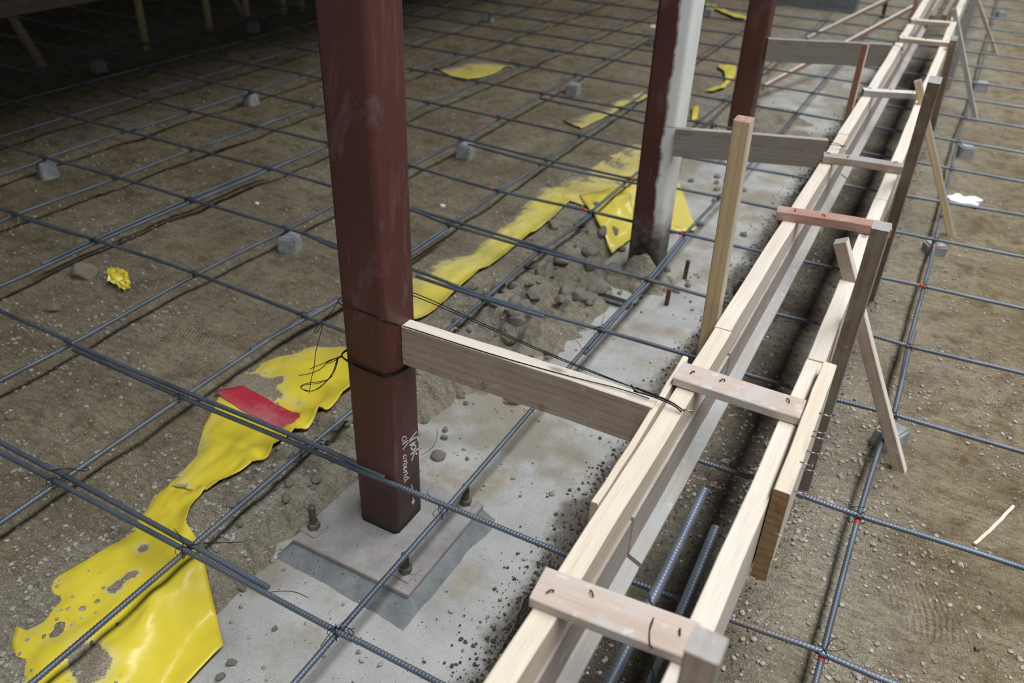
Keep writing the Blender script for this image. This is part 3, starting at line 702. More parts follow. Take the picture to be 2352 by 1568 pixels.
for n_, (t, b, mt, lab) in enumerate([((1927, 560), (2066, 1093), (BROWN, PINE2, GREYWOOD), 'nearest diagonal brown brace with pale edge, footed in sand beside the rebar'),
                   ((2107, 187), (2184, 550), (STAKE, GREYWOOD, GREYWOOD), 'second diagonal brace, orange brown, leaning on the right form board'),
                   ((2190, 22), (2240, 276), (GREYWOOD, PINE2, GREYWOOD), 'third diagonal brace, grey, leaning on the right form board'),
                   ((2240, -14), (2285, 120), (BROWN, PINE2, GREYWOOD), 'farthest diagonal brace near the top right of the photo')]):
    B = at_z(*b, 0); yy = B.y-(.03 if n_ else .03); T = at_y(*t, yy)
    if n_ == 0: T = at_y(*t, 2.0)
    d = (T-B).normalized(); stake(B-d*.05+Vector((0, .02, 0)), T+Vector((0, .02, 0)), .032 if n_ == 0 else .026, .032 if n_ == 0 else .028, mt, lab, 'diagonal braces of the form', 'brace')
# long thin raking battens far behind
o = board('batten', at_z(1751, 202, .0), at_z(2105, 12, .30), .016, .036, (1, .3, 0), (RED, PINE2, RED), None); tag(o, 'long thin orange brown batten passing behind the farthest spreader', 'batten')
o = board('batten', at_z(1853, 89, .05), at_z(2050, -6, .28), .016, .036, (1, .3, 0), (BROWN, PINE2, RED), None); tag(o, 'shorter thin brown batten, the higher of the two raking ones', 'batten')

# ------------------------------------------------------------------ the dark edge form on the far left
e = empty('edge_form_panel', (-5.36, 2, .31), 'brown plywood edge form hanging over the dark trench at top left', 'form panel')
board('panel', (-5.36, .5, .80), (-5.36, 7.5, .80), .018, .98, (1, 0, 0), (BROWN, BROWN, BROWN), e, seg=.5)
board('rail', (-5.325, .5, .36), (-5.325, 7.5, .36), .038, .09, (1, 0, 0), (BROWN, BROWN, BROWN), e, seg=.5)
for q, lab in (((335, 97), 'upright stake of the edge form, second from the left at top left'), ((482, 66), 'upright stake of the edge form, third from the left'), ((568, 42), 'upright stake of the edge form with a leaning strut beside it'), ((652, 30), 'upright stake of the edge form nearest the front column'), ((694, 24), 'faint grey stake right beside the front column top')):
    p = at_z(*q, 0); o = board('stake', (p.x, p.y, -.12), (p.x, p.y, 1.2), .036, .036, (0, 1, 0), (STAKE, STAKE, STAKE), None); tag(o, lab, 'stake', 'stakes of the far edge form')
p = at_z(100, 147, 0); t = at_x(-5, -10, p.x-.1)
o = board('strut', p-Vector((0, 0, .03)), t, .04, .04, (0, 1, 0), (BROWN, BROWN, BROWN), None); tag(o, 'reddish brown leaning strut in the top left corner', 'strut', 'struts of the far edge form')
p = at_z(566, 45, 0); t = at_x(536, -5, p.x)
o = board('strut', p-Vector((0, 0, .03)), t, .035, .035, (0, 1, 0), (BROWN, BROWN, BROWN), None); tag(o, 'short leaning strut meeting the third upright stake foot', 'strut', 'struts of the far edge form')
# red cap at its foot
p = at_z(565, 44, .03); bm = bmesh.new(); bmesh.ops.create_icosphere(bm, subdivisions=2, radius=.028, matrix=Matrix.Translation(p)@Matrix.Diagonal((1, 1, .8, 1)))
tag(bm_obj('red_cap', bm, PAINTR, None, True, p), 'small red cap at the foot of the leaning strut', 'cap')

# ------------------------------------------------------------------ rebar mat
ZA, ZB = .0965, .0835
RB = .0064
A_LINES = [
 ([(0, 1038), (425, 1264), (778, 1451), (1000, 1563)], 'first crosswise rebar from the bottom, running under the near bars at bottom left'),
 ([(169, 803), (413, 910), (700, 1028), (1000, 1151), (1294, 1271), (1443, 1330), (1690, 1426), (1890, 1498), (2010, 1552)], 'second crosswise rebar from the bottom, crossing in front of the column foot'),
 ([(0, 479), (52, 500), (234, 555), (444, 627), (699, 724), (778, 755), (1597, 1055), (1724, 1094), (1810, 1124), (1976, 1185), (2352, 1305)], 'third crosswise rebar, wrapped around behind the front column'),
 ([(0, 331), (96, 358), (306, 418), (444, 460), (671, 527), (761, 559), (955, 622), (1117, 681), (1375, 755), (1592, 820), (1702, 855), (1910, 914), (2053, 953), (2352, 1039)], 'fourth crosswise rebar, passing between front column and yellow stake foot'),
 ([(0, 224), (152, 265), (286, 300), (441, 341), (637, 391), (747, 424), (946, 482), (1027, 513), (1241, 576), (1489, 643), (1637, 684), (1780, 720), (2004, 771), (2086, 794), (2352, 857)], 'fifth crosswise rebar, crossing at the foot of the white-splashed column'),
 ([(0, 148), (179, 188), (303, 220), (434, 253), (585, 289), (737, 325), (944, 381), (1141, 437), (1347, 484), (1571, 537), (1751, 578), (1918, 616), (2118, 657), (2352, 708)], 'sixth crosswise rebar with red marks, in front of the white-splashed column'),
 ([(214, 127), (437, 179), (572, 208), (730, 243), (938, 288), (1062, 319), (1251, 365), (1444, 410), (1653, 453), (1780, 478), (2053, 531), (2147, 551), (2352, 590)], 'seventh crosswise rebar, crossing just behind the folded yellow film'),
 ([(331, 100), (723, 177), (934, 224), (1148, 270), (1337, 312), (1471, 341), (1600, 365), (1853, 410), (2078, 449), (2352, 494)], 'eighth crosswise rebar, passing under the second spreader board'),
]
far = [(119, 157, 258, 418), (71, 103, 208, 351), (28, 60, 155, 293), (0, 33, 120, 247), (-25, 3, 86, 206), (-45, -22, 55, 167), (None, None, 30, 135), (None, None, 8, 106), (None, None, -15, 76), (None, None, -38, 50), (None, None, -60, 24), (None, None, -80, 4)]
ordn = ['ninth', 'tenth', 'eleventh', 'twelfth', 'thirteenth', 'fourteenth', 'fifteenth', 'sixteenth', 'seventeenth', 'eighteenth', 'nineteenth', 'twentieth']
A_world = []
def ext(pts, n0, n1, ax):
    """extend both ends straight to coordinate n0 / n1 on axis ax"""
    P = [Vector(p) for p in pts]
    k = min(len(P)-1, 3)
    d0 = (P[0]-P[k]); d1 = (P[-1]-P[-1-k])
    if d0[ax] < 0 and n0 < P[0][ax]: P.insert(0, P[0]+d0*((n0-P[0][ax])/d0[ax]))
    if d1[ax] > 0 and n1 > P[-1][ax]: P.append(P[-1]+d1*((n1-P[-1][ax])/d1[ax]))
    return P
gA, gB = 'crosswise rebars of the mat', 'lengthwise rebars of the mat'
bars = {}
for i, (px, lab) in enumerate(A_LINES):
    P = [at_z(*q, ZA) for q in px]
    for k in range(len(P)): P[k].z += .0015*math.sin(k*1.9+i)
    P = ext(P, -9.0 if i > 1 else (P[0].x if i == 1 else -4), 1.3, 0)
    if i == 1:   # sags over, and is propped higher, in front of the column
        for k, zz in ((2, .112), (3, .122), (4, .108)): P[k] = at_z(*px[k], zz)
        P.insert(3, at_z(850, 1091, .128)); P.insert(4, at_z(925, 1120, .128))
    bars['A%d' % i] = rebar_obj('rebar', P, RB, lab, gA); A_world.append(P)
yr = []
for i, (l, c, r_, rr) in enumerate(far):
    pts = []
    R = at_z(2352, rr, ZA)
    if c is not None and c > -30: Lp = at_z(932, c, ZA)
    else: Lp = Vector((-3.9, R.y-.10, ZA))
    if Lp.y > R.y+1 or Lp.y < R.y-1: Lp.y = R.y-.05
    P = ext([Lp, R], -9, 1.6, 0)
    bars['F%d' % i] = rebar_obj('rebar', P, RB, '%s crosswise rebar counted from the bottom of the photo' % ordn[i], gA); A_world.append(P)
B_LINES = [
 ([(0, 403), (93, 368), (289, 301), (437, 257), (565, 215)], 'lengthwise rebar passing over the broken spacer block at far left'),
 ([(0, 510), (38, 492), (265, 410), (441, 344), (585, 291), (730, 241)], 'lengthwise rebar meeting the left frame edge at one third height'),
 ([(0, 658), (220, 557), (444, 461), (620, 389), (737, 341)], 'lengthwise rebar passing just above the brown rock'),
 ([(0, 875), (165, 789), (451, 631), (665, 524), (751, 479), (943, 382), (1065, 318), (1237, 222), (1396, 133)], 'lengthwise rebar resting on the spacer left of the front column'),
 ([(0, 1200), (234, 1040), (417, 915), (692, 731), (771, 690), (948, 574), (1027, 521), (1141, 444), (1251, 372), (1334, 312), (1413, 260)], 'lengthwise rebar running straight behind the front column'),
 ([(72, 1568), (421, 1272), (697, 1036), (800, 950), (1031, 755), (1117, 682), (1241, 576), (1351, 500), (1444, 413)], 'lengthwise rebar crossing over the large yellow film'),
 ([(676, 1568), (778, 1451), (1000, 1196), (1222, 940), (1313, 837), (1380, 758), (1492, 638), (1571, 541), (1653, 453), (1789, 306), (1859, 223), (1923, 149)], 'lengthwise rebar crossing over the front base plate'),
 ([(1873, 1568), (1890, 1500), (1971, 1190), (2029, 1002), (2053, 953), (2086, 794), (2122, 659), (2147, 561), (2184, 392), (2209, 290), (2249, 171)], 'lengthwise rebar right of the form, resting on half-buried spacers'),
]
B_world = []
for i, (px, lab) in enumerate(B_LINES):
    P = [at_z(*q, ZB) for q in px]
    for k in range(len(P)): P[k].z += .001*math.sin(k*2.3+i)
    if i == 6:   # the near end dives under the spreader, leaving a gap, as the two laps do
        pass
    P = ext(P, .2, 8.3 if 2 < i < 7 else 12.5, 1)
    bars['B%d' % i] = rebar_obj('rebar', P, RB, lab, gB); B_world.append(P)
for i, (xx, lab) in enumerate(((-4.03, 'lengthwise rebar just beyond the far left broken spacer'), (-4.48, 'dim lengthwise rebar, second from the dark trench'), (-4.93, 'dim lengthwise rebar resting on the spacer beside the dark trench'), (-5.42, 'dim lengthwise rebar at the lip of the dark trench'), (-5.95, 'barely visible lengthwise rebar over the dark trench'), (-6.5, 'farthest barely visible lengthwise rebar over the trench'))):
    P = [Vector((xx, .2, ZB)), Vector((xx+.02, 4, ZB+.004)), Vector((xx, 12.5, ZB))]
    bars['L%d' % i] = rebar_obj('rebar', P, RB, lab, gB); B_world.append(P)
# lapped second bars tied alongside
def lap(px, z, key, lab, r=RB, n0=None):
    P = [at_z(q[0], q[1], q[2] if len(q) > 2 else z) for q in px]
    if n0 is not None: P = ext(P, n0, -99, 0)
    return rebar_obj('rebar', P, r, lab, 'lapped rebars', None)
lap([(0, 1015), (120, 1076), (415, 1237), (616, 1349)], ZA+.004, 'A0', 'lapped crosswise rebar at bottom left, its end beside the loose wire', RB, -4)
lap([(0, 713.5), (165, 789), (420, 897, .116), (706, 1014, .128), (884, 1096, .136)], ZA+.004, 'A1', 'lapped crosswise rebar ending on the front column face', RB, -6)
lap([(955, 634), (1100, 682), (1249, 727)], ZA-.001, 'A3', 'lapped crosswise rebar ending over the rubble right of the column')
lap([(946, 477), (1027, 503), (1241, 568), (1354, 603)], ZA+.003, 'A4', 'lapped crosswise rebar over the yellow strip, ending near column rubble')
lap([(1075, 331), (1251, 378), (1470, 423)], ZA, 'A6', 'lapped crosswise rebar on top of the spacer behind the front column')
lap([(700, 536), (761, 565), (860, 597)], ZA, 'A3', 'lapped crosswise rebar on the spacer left of the front column')
lap([(575, 803), (692, 737), (780, 688), (948, 583), (1027, 529)], ZB+.001, 'B4', 'lapped lengthwise rebar ending left of the front column')
lap([(95, 607), (220, 549), (444, 452), (640, 372)], ZB+.002, 'B2', 'lapped lengthwise rebar ending above the brown rock')
lap([(1343, 812), (1380, 770), (1440, 700), (1500, 640), (1575, 548)], ZB+.002, 'B6', 'lapped lengthwise rebar with tied end beyond the front spreader')
lap([(2040, 1003), (2066, 900), (2089, 800), (2100, 760)], ZB+.002, 'B7', 'lapped lengthwise rebar right of the form, behind the nearest brace foot')
lap([(1560, 306), (1400, 262), (1240, 226)], ZA, 'A8', 'lapped crosswise rebar on the spacer left of the white-splashed column')
# two thicker dowels hanging inside the form
z = .42
a = at_z(1618, 1124, z); b = at_z(1400, 1568, z)
rebar_obj('dowel_bar', [a, a.lerp(b, .5)+Vector((.002, 0, -.002)), b, b+(b-a)*.6], .0092, 'left of the two thick dowel bars hanging between the form boards', 'dowel bars between the form boards', None, 'rebar')
a = at_z(1645, 1212, z-.01); b = at_z(1500, 1568, z-.01)
rebar_obj('dowel_bar', [a, a.lerp(b, .5), b, b+(b-a)*.7], .0092, 'right of the two thick dowel bars hanging between the form boards', 'dowel bars between the form boards', None, 'rebar')
# red paint marks
def mark(key, px, py, z, ln=.018):
    o = bars[key]; p = at_z(px, py, z)
    W = A_world+B_world; idx = {'A': 0}
    # direction along the bar
    d = Vector((1, 0, 0)) if key[0] in 'AF' else Vector((0, 1, 0))
    P = A_world[int(key[1:])] if key[0] == 'A' else (A_world[8+int(key[1:])] if key[0] == 'F' else B_world[int(key[1:])])
    best = None
    for s, t in zip(P[:-1], P[1:]):
        u = max(0, min(1, (p-s).dot(t-s)/(t-s).length_squared)); c = s.lerp(t, u)
        if best is None or (c-p).length < best[0]: best = ((c-p).length, c, (t-s).normalized())
    c, d = best[1], best[2]
    q = tube('paint_mark', [c-d*ln/2, c+d*ln/2], RB*1.16, PAINTR, o, 8, .01); q['label'] = 'red painted mark'
for k_, x_, y_, z_ in (('A5', 1131, 432, ZA), ('A5', 1344, 482, ZA), ('A5', 1566, 534, ZA), ('A5', 2117, 657, ZA), ('B7', 1969, 1198, ZB), ('B7', 1885, 1510, ZB), ('B7', 2085, 802, ZB), ('B7', 2146, 566, ZB), ('B7', 2217, 282, ZB), ('A7', 1452, 110, ZA), ('A6', 1452, 411, ZA), ('A4', 1892, 745, ZA)):
    mark(k_, x_, y_, z_)
p = at_z(2267, 93, ZB); mark('B7', 2267, 93, ZB, .03)

# ------------------------------------------------------------------ spacer blocks
def spacer_mesh(seed):
    r_ = random.Random(seed); bm = bmesh.new()
    bmesh.ops.create_cube(bm, size=1, matrix=Matrix.Translation((0, 0, .5)))
    for v in bm.verts:
        k = .88 if v.co.z > .5 else 1.0
        v.co.x *= .080*k; v.co.y *= .080*k; v.co.z *= .078
        v.co.x += r_.uniform(-.004, .004); v.co.y += r_.uniform(-.004, .004)
        if v.co.z > .03: v.co.z += r_.uniform(-.006, .001)
    bmesh.ops.bevel(bm, geom=bm.edges[:], offset=.007, segments=2, affect='EDGES')
    bmesh.ops.subdivide_edges(bm, edges=bm.edges[:], cuts=2, use_grid_fill=True)
    for v in bm.verts:
        n_ = float(vnoise(v.co.x+seed, v.co.y+v.co.z*1.3, .018, seed))
        v.co += Vector((v.co.x, v.co.y, 0))*.10*n_
    # wire groove on top
    for v in bm.verts:
        if v.co.z > .068 and abs(v.co.x) < .006: v.co.z -= .004
    return bm
blocks = [((100, 412), 0, 'chipped grey spacer block under the far left rebar crossing'), ((220, 163), 0, 'dim grey spacer block near the dark trench'), ((568, 243), 0, 'grey spacer block in dim sand left of the front column'), ((655, 580), 0, 'grey spacer block just left of the front column'), ((1063, 360), 0, 'grey spacer block behind the front column, double bar on top'), ((1118, 53), 0, 'distant grey spacer block right of the front column top'), ((1313, 213), 0, 'grey spacer block left of the white-splashed column'), ((2137, 598), .01, 'grey spacer block right of the red crosspiece stake'), ((2212, 363), .01, 'grey spacer block right of the second brace'), ((2008, 1030), .004, 'nearest spacer block, dark grey, beside the foot of the nearest brace'), ((2250, 213), .01, 'small distant spacer block by the third brace foot'), ((2296, 45), .01, 'farthest spacer block at the top right'), ((577, 75), 0, 'very dim spacer block at the top by the edge form'), ((1623, 38), 0, 'distant spacer block between the second and third columns'), ((1496, 110), 0, 'distant spacer block just left of the white-splashed column top')]
for i, (q, dz, lab) in enumerate(blocks):
    p = at_z(*q, 0); off = Vector((.03, .01, 0)) if i == 9 else Vector((0, 0, 0))
    o = bm_obj('spacer_block', spacer_mesh(i+3), BLOCK, None, False); z0 = gz(p.x, p.y)
    o.location = (p.x+off.x, p.y+.03+off.y, min(z0, .004)-.004-dz); o.rotation_euler.z = random.uniform(-.5, .5); o['category'] = 'spacer block'; o['label'] = lab; o['group'] = 'concrete spacer blocks under the mat'

# ------------------------------------------------------------------ tie wires at the crossings
def wire_mesh(seed):
    r_ = random.Random(seed); th = np.linspace(0, 2*math.pi, 15)
    loops = [[Vector((.0135*math.cos(t), .0135*math.cos(t)*.9, .0155*math.sin(t))) for t in th],
             [Vector((.0135*math.cos(t), -.0135*math.cos(t)*.9, .0150*math.sin(t))) for t in th]]
    for k in range(2):
        a = r_.uniform(0, 6.28); p = Vector((0, 0, .0155)); L_ = r_.uniform(.025, .06); tail = [p]
        for s in range(1, 5):
            a += r_.uniform(-.5, .5); p = p+Vector((math.cos(a), math.sin(a), r_.uniform(-.15, .5)))*L_/4; tail.append(p)
        loops.append(tail)
    return loops
protos = []
for sd in range(4):
    V_ = []; F_ = []
    for pts in wire_mesh(sd+1):
        v, f = tube_arrays(catmull(pts, .006), .00075, 4); k = len(V_); V_ += v.tolist(); F_ += [[a+k for a in q] for q in f]
    me_ = bpy.data.meshes.new('tie_wire'); me_.from_pydata(V_, [], F_); me_.materials.append(WIRE); me_.update(); protos.append(me_)
def isect(P, Q):
    for a, b in zip(P[:-1], P[1:]):
        for c, d in zip(Q[:-1], Q[1:]):
            den = (b.x-a.x)*(d.y-c.y)-(b.y-a.y)*(d.x-c.x)
            if abs(den) < 1e-9: continue
            t = ((c.x-a.x)*(d.y-c.y)-(c.y-a.y)*(d.x-c.x))/den; u = ((c.x-a.x)*(b.y-a.y)-(c.y-a.y)*(b.x-a.x))/den
            if 0 <= t <= 1 and 0 <= u <= 1: return a.lerp(b, t)
nA = ['first', 'second', 'third', 'fourth', 'fifth', 'sixth', 'seventh', 'eighth']+ordn
nB = ['far left spacer', 'second left', 'rock-side', 'left spacer', 'column-line', 'yellow-film', 'base-plate', 'right-hand']
for i, P in enumerate(A_world[:14]):
    for j, Q in enumerate(B_world[:8]):
        X = isect(P, Q)
        if X is None or not in_view(X, 0) or (X-CAM).length > 6.2: continue
        o = bpy.data.objects.new('tie_wire', protos[(i*3+j) % 4]); COL.objects.link(o)
        o.location = (X.x, X.y, (ZA+ZB)/2); o.rotation_euler.z = random.uniform(-.2, .2)+(math.pi if (i+j) % 2 else 0)
        tag(o, 'black wire tie where the %s crosswise rebar meets the %s lengthwise rebar' % (nA[i], nB[j]), 'tie wire', 'tie wires at rebar crossings')

# longer loose wire ends and column wires
def wire_px(name, px, z, lab, r=.0009, cat='wire'):
    P = [at_z(*q[:2], z if len(q) == 2 else q[2]) for q in px]
    o = tube(name, P, r, WIRE, None, 5, .004); return tag(o, lab, cat)
wire_px('loose_wire', [(616, 1360, .03), (650, 1357, .02), (680, 1360, .005), (708, 1372, -.035)], 0, 'short curved black wire beside the lapped rebar end')
wire_px('loose_wire', [(425, 1252), (470, 1248), (520, 1246), (558, 1244)], ZA+.012, 'thin straight wire tail pointing right over the yellow film neck')
wire_px('loose_wire', [(1005, 985, -.03), (1002, 1010, -.04), (990, 1030, -.045), (968, 1045, -.048)], 0, 'thin bent wire lying on concrete right of the column')
wire_px('loose_wire', [(700, 1022), (740, 1012), (766, 1016), (764, 1006)], ZA+.012, 'hooked wire tail just left of the column over the double bar')
wire_px('loose_wire', [(118, 1080), (160, 1076), (195, 1082), (205, 1076), (196, 1074), (188, 1084)], ZA+.012, 'looped wire tail on the bottom left crossing')
wire_px('loose_wire', [(778, 1440), (800, 1442), (812, 1452), (805, 1458), (798, 1446)], ZA+.014, 'small wire loop on the crossing below the base plate')
wire_px('loose_wire', [(770, 1440), (752, 1462), (736, 1484)], ZA+.012, 'wire tail hanging down left of the crossing below the base plate')
wire_px('loose_wire', [(1340, 755), (1330, 752), (1334, 760), (1370, 752), (1385, 745), (1400, 738), (1418, 732)], ZA+.012, 'curled wire knot on the crossing beyond the front spreader')
wire_px('loose_wire', [(1388, 724, ZA+.05), (1384, 738, ZA+.03), (1379, 752, ZA+.01)], 0, 'upright wire tail on the crossing beyond the front spreader')
wire_px('loose_wire', [(1322, 780), (1332, 792), (1336, 800), (1350, 798), (1352, 804)], ZA, 'wire wrapping the free rebar end beyond the front spreader')
wire_px('loose_wire', [(1202, 945), (1222, 940), (1226, 952)], ZA+.01, 'wire hook on the rebar end under the front spreader')
wire_px('loose_wire', [(1860, 1465, .05), (1875, 1475, .08), (1888, 1486, ZA+.01)], 0, 'fine wire tail left of the lower right crossing')
wire_px('loose_wire', [(1955, 1165, ZA+.01), (1970, 1163, ZA+.02), (1985, 1166, ZA+.01)], 0, 'short wire across the marked crossing right of the form')
wire_px('loose_wire', [(1455, 257), (1447, 272), (1470, 283), (1484, 278), (1474, 266), (1455, 258)], ZA+.01, 'round wire loop left of the white-splashed column')

# wire wraps on the front column
YF = C1[1]-CW/2; XL = C1[0]-CW/2
def fr(px, py): p = at_y(px, py, YF-.0012); return p
def rt_(px, py): p = at_x(px, py, XF+.0012); return p
strands = []
strands.append([Vector((XL-.001, YF+.05, fr(775, 693).z)), fr(775, 693), fr(830, 715), fr(872, 731), Vector((XF-.004, YF-.001, fr(880, 735).z)), rt_(892, 739), rt_(915, 746), Vector((XF+.01, S1Y-.018, SP_Z+.0005)), Vector((-.80, S1Y-.017, SP_Z+.001)), Vector((-.70, S1Y-.014, SP_Z+.0012)), Vector((-.60, S1Y-.009, SP_Z+.002)), Vector((-.50, S1Y-.002, SP_Z+.004)), Vector((-.42, S1Y+.005, SP_Z+.006)), Vector((-.36, S1Y+.008, SP_Z+.004))])
for k in range(2):
    a = at_y(956, 675+k*7, C1[1]+CW/2); strands.append([Vector((XL+.02, C1[1]+CW/2+.001, a.z-.01)), Vector((a.x-.01, a.y+.001, a.z)), at_z(1085, 732+k*5, .575), at_z(1240, 802+k*4, .570), at_z(1370, 856+k*3, .565), at_z(1456, 890, .561), at_z(1500, 907, .560), at_z(1545, 926, .553), at_z(1572, 944, .545)])
tw = empty('tie_wire_run', strands[0][0], 'black wires running from the front column along the spreader to a nail', 'wire')
multi_tube('strands', strands, .0011, WIRE, tw, 5, .01)
tw2 = at_z(1455, 893, .556)
multi_tube('twist', [[at_z(1450, 884, .56), at_z(1456, 894, .563), at_z(1464, 900, .56)], [at_z(1460, 890, .562), at_z(1500, 905, .562), at_z(1540, 922, .556), at_z(1572, 944, .546)], [at_z(1455, 898, .56), at_z(1500, 911, .558), at_z(1545, 930, .552), at_z(1566, 946, .545)]], .0016, WIRE, tw, 5, .006)
p = at_z(1576, 943, ZR-.004); tube('nail', [p-Vector((.012, 0, 0)), p+Vector((.010, 0, .003))], .0018, NAIL, tw, 6, .01); tube('nail_head', [p+Vector((.010, 0, .003)), p+Vector((.012, 0, .0032))], .0042, NAIL, tw, 10, .01)
band = empty('column_wire_band', fr(885, 862), 'thick black wire band wrapped round the front column with loose loops at left', 'wire')
bl = []
for k in range(3):
    dz = .004*(k-1)
    bl.append([Vector((XL-.002, YF+.06, fr(787, 815).z+dz)), fr(787, 815)+Vector((-.002, -.001, dz*.3)), fr(820, 838)+Vector((0, -.001*k, dz)), fr(860, 855)+Vector((0, -.001*k, dz*.7)), Vector((XF-.010, YF-.002, fr(878, 862).z+dz)), Vector((XF+.001, YF+.010, fr(888, 863).z+dz)), rt_(905, 857)+Vector((.001*k, 0, dz)), rt_(935, 842)+Vector((0, 0, dz)), Vector((XF+.001, YF+.10, rt_(935, 842).z+dz+.003))])
multi_tube('wrap', bl, .0012, WIRE, band, 5, .006)
fo = lambda x, y: at_y(x, y, YF-.01)
multi_tube('loose_loops', [[fo(787, 815), fo(772, 822), fo(755, 828), fo(750, 832), fo(756, 834), fo(768, 828), fo(787, 818)],
    [fo(787, 815), fo(755, 830), fo(728, 840), fo(711, 848)], [fo(787, 817), fo(758, 828), fo(735, 848), fo(710, 858), fo(687, 862)],
    [fo(776, 820), fo(770, 845), fo(758, 868), fo(735, 876), fo(705, 880), fo(690, 888), fo(700, 895), fo(720, 897), fo(745, 880), fo(765, 858), fo(774, 835), fo(777, 822)],
    [fo(774, 822), fo(766, 850), fo(752, 872), fo(730, 880), fo(700, 884), fo(692, 890), fo(705, 898), fo(728, 894), fo(748, 878)],
    [fo(775, 695), fo(762, 716), fo(745, 732), fo(728, 752), fo(722, 762), fo(724, 766), fo(733, 756), fo(742, 742), fo(735, 770), fo(725, 810), fo(721, 845), fo(714, 875), fo(710, 904)]], .0009, WIRE, band, 5, .004)
# wire looped over the nearest crosspiece down to the right dowel
z2 = ZR+.0205
wire_px('hanger_wire', [(1508, 1382, .45), (1500, 1405, .50), (1501, 1420, z2+.002), (1492, 1450, z2+.001), (1493, 1480, z2+.001), (1500, 1492, .548), (1490, 1515, .52), (1500, 1545, .44), (1494, 1590, .43)], 0, 'black wire looped over the nearest crosspiece holding the dowel', .0011)
wire_px('hanger_wire', [(1485, 1370, .44), (1499, 1392, .43), (1490, 1366, .43)], 0, 'thin wire curl around the dowels behind the nearest crosspiece')
# wires at the other spreaders
a = at_z(1905, 330, .555)
wire_px('tie_wire_run', [(1480, 282, .56), (1530, 291, .558), (1590, 296, .556)], 0, 'thin dark wire wrapped over the white-splashed column', .001)
multi = [[at_z(1905, 326, .556), at_z(1925, 330, .556), at_z(1936, 336, .55)], [at_z(1903, 332, .556), at_z(1920, 333, .556), at_z(1938, 337, .55)], [at_z(1932, 340, .54), at_z(1936, 334, .556), at_z(1942, 336, .55)]]
tag(multi_tube('wire_knot', multi, .0013, WIRE), 'small wire knot where the second spreader meets the left form board', 'wire')
multi = [[at_z(2053, 103, .556), at_z(2068, 108, .556), at_z(2072, 116, .55)], [at_z(2067, 116, .54), at_z(2070, 110, .556), at_z(2075, 117, .55)]]
tag(multi_tube('wire_knot', multi, .0014, WIRE), 'small wire knot where the farthest spreader meets the left form board', 'wire')

# ------------------------------------------------------------------ yellow film
def film(name, left, right, m, lab, parent=None, nu=22, stepl=.014, bury=.012, lift=.010, wr=.004, seed=0, mask_l=.8, mask_r=.15, zoff=.005, rmask=(), thickness=.0006):
    def resample(P, n):
        P = [Vector(p) for p in P]; d = [0]
        for a, b in zip(P[:-1], P[1:]): d.append(d[-1]+(b-a).length)
        out = []
        for i in range(n):
            s = d[-1]*i/(n-1); k = max(j for j in range(len(d)) if d[j] <= s+1e-9); k = min(k, len(P)-2)
            out.append(P[k].lerp(P[k+1], (s-d[k])/max(1e-9, d[k+1]-d[k])))
        return out
    Lw = [at_z(*q[:2], 0) for q in left]; Rw = [at_z(*q[:2], 0) for q in right]
    ln = sum((b-a).length for a, b in zip(Rw[:-1], Rw[1:])); nv = max(8, int(ln/stepl))
    Lr = resample(Lw, nv); Rr = resample(Rw, nv)
    V_ = []; C_ = []
    for j in range(nv):
        for i in range(nu):
            u = i/(nu-1); p = Lr[j].lerp(Rr[j], u)
            jag = .018*float(vnoise(j*.014, 0, .05, seed+1))*(1-u)**2
            x = p.x+jag; y = p.y
            z = max(gz(x, y), SLAB_Z if -1.4 < x < -.3 else -9)
            z_s = gz(x, y)
            zz = .6*z+.4*(z_s*.5)
            zz = max(zz, z_s-.004 if u < .25 else z+.001)
            zz += zoff-bury*(1-min(1, u/.22))**1.2+wr*float(vnoise(x*1.3+y, y-x, .10, seed+2))*2+wr*.8*float(vnoise(x+y*.6, y*.4-x, .035, seed+3))
            zz += lift*max(0, (u-.8)/.2)**1.5*(.6+1.2*float(vnoise(j*.014, 1, .12, seed+5)+.5))
            V_.append((x, y, zz)); mk = mask_l+(mask_r-mask_l)*min(1, u*1.25)+sum(am*math.exp(-(((x-cc.x)*1.0)**2+(y-cc.y)**2)/rr**2) for cc, rr, am in [(at_z(q[0], q[1], .01), q[2], q[3]) for q in rmask]); C_.append((min(1.6, mk), 0, 0, 1))
    F_ = [(j*nu+i, j*nu+i+1, (j+1)*nu+i+1, (j+1)*nu+i) for j in range(nv-1) for i in range(nu-1)]
    o = mesh_obj(name, V_, F_, m, parent, V_[len(V_)//2], True)
    ca_ = o.data.color_attributes.new('mask', 'FLOAT_COLOR', 'POINT'); ca_.data.foreach_set('color', np.array(C_, np.float32).ravel())
    md = o.modifiers.new('thickness', 'SOLIDIFY'); md.thickness = thickness; md.offset = 0
    return o
fA = film('yellow_film', [(0, 1640), (20, 1568), (30, 1470), (60, 1390), (130, 1325), (190, 1290), (255, 1250), (300, 1215), (325, 1180), (352, 1135), (385, 1095)],
          [(330, 1640), (385, 1568), (445, 1500), (503, 1440), (487, 1370), (470, 1292), (452, 1240), (430, 1215), (443, 1180), (452, 1158), (478, 1132)], YELLOW,
          '', None, 34, .012, .012, .004, .009, 3, .42, .20, .008, rmask=((215, 1530, .045, 1.1), (190, 1500, .03, .9), (262, 1345, .022, .9), (300, 1318, .022, .8), (325, 1255, .02, .9), (75, 1395, .03, .3)))
tag(fA, 'large crumpled yellow plastic film at bottom left, half covered with sand', 'plastic film', 'yellow plastic film pieces')
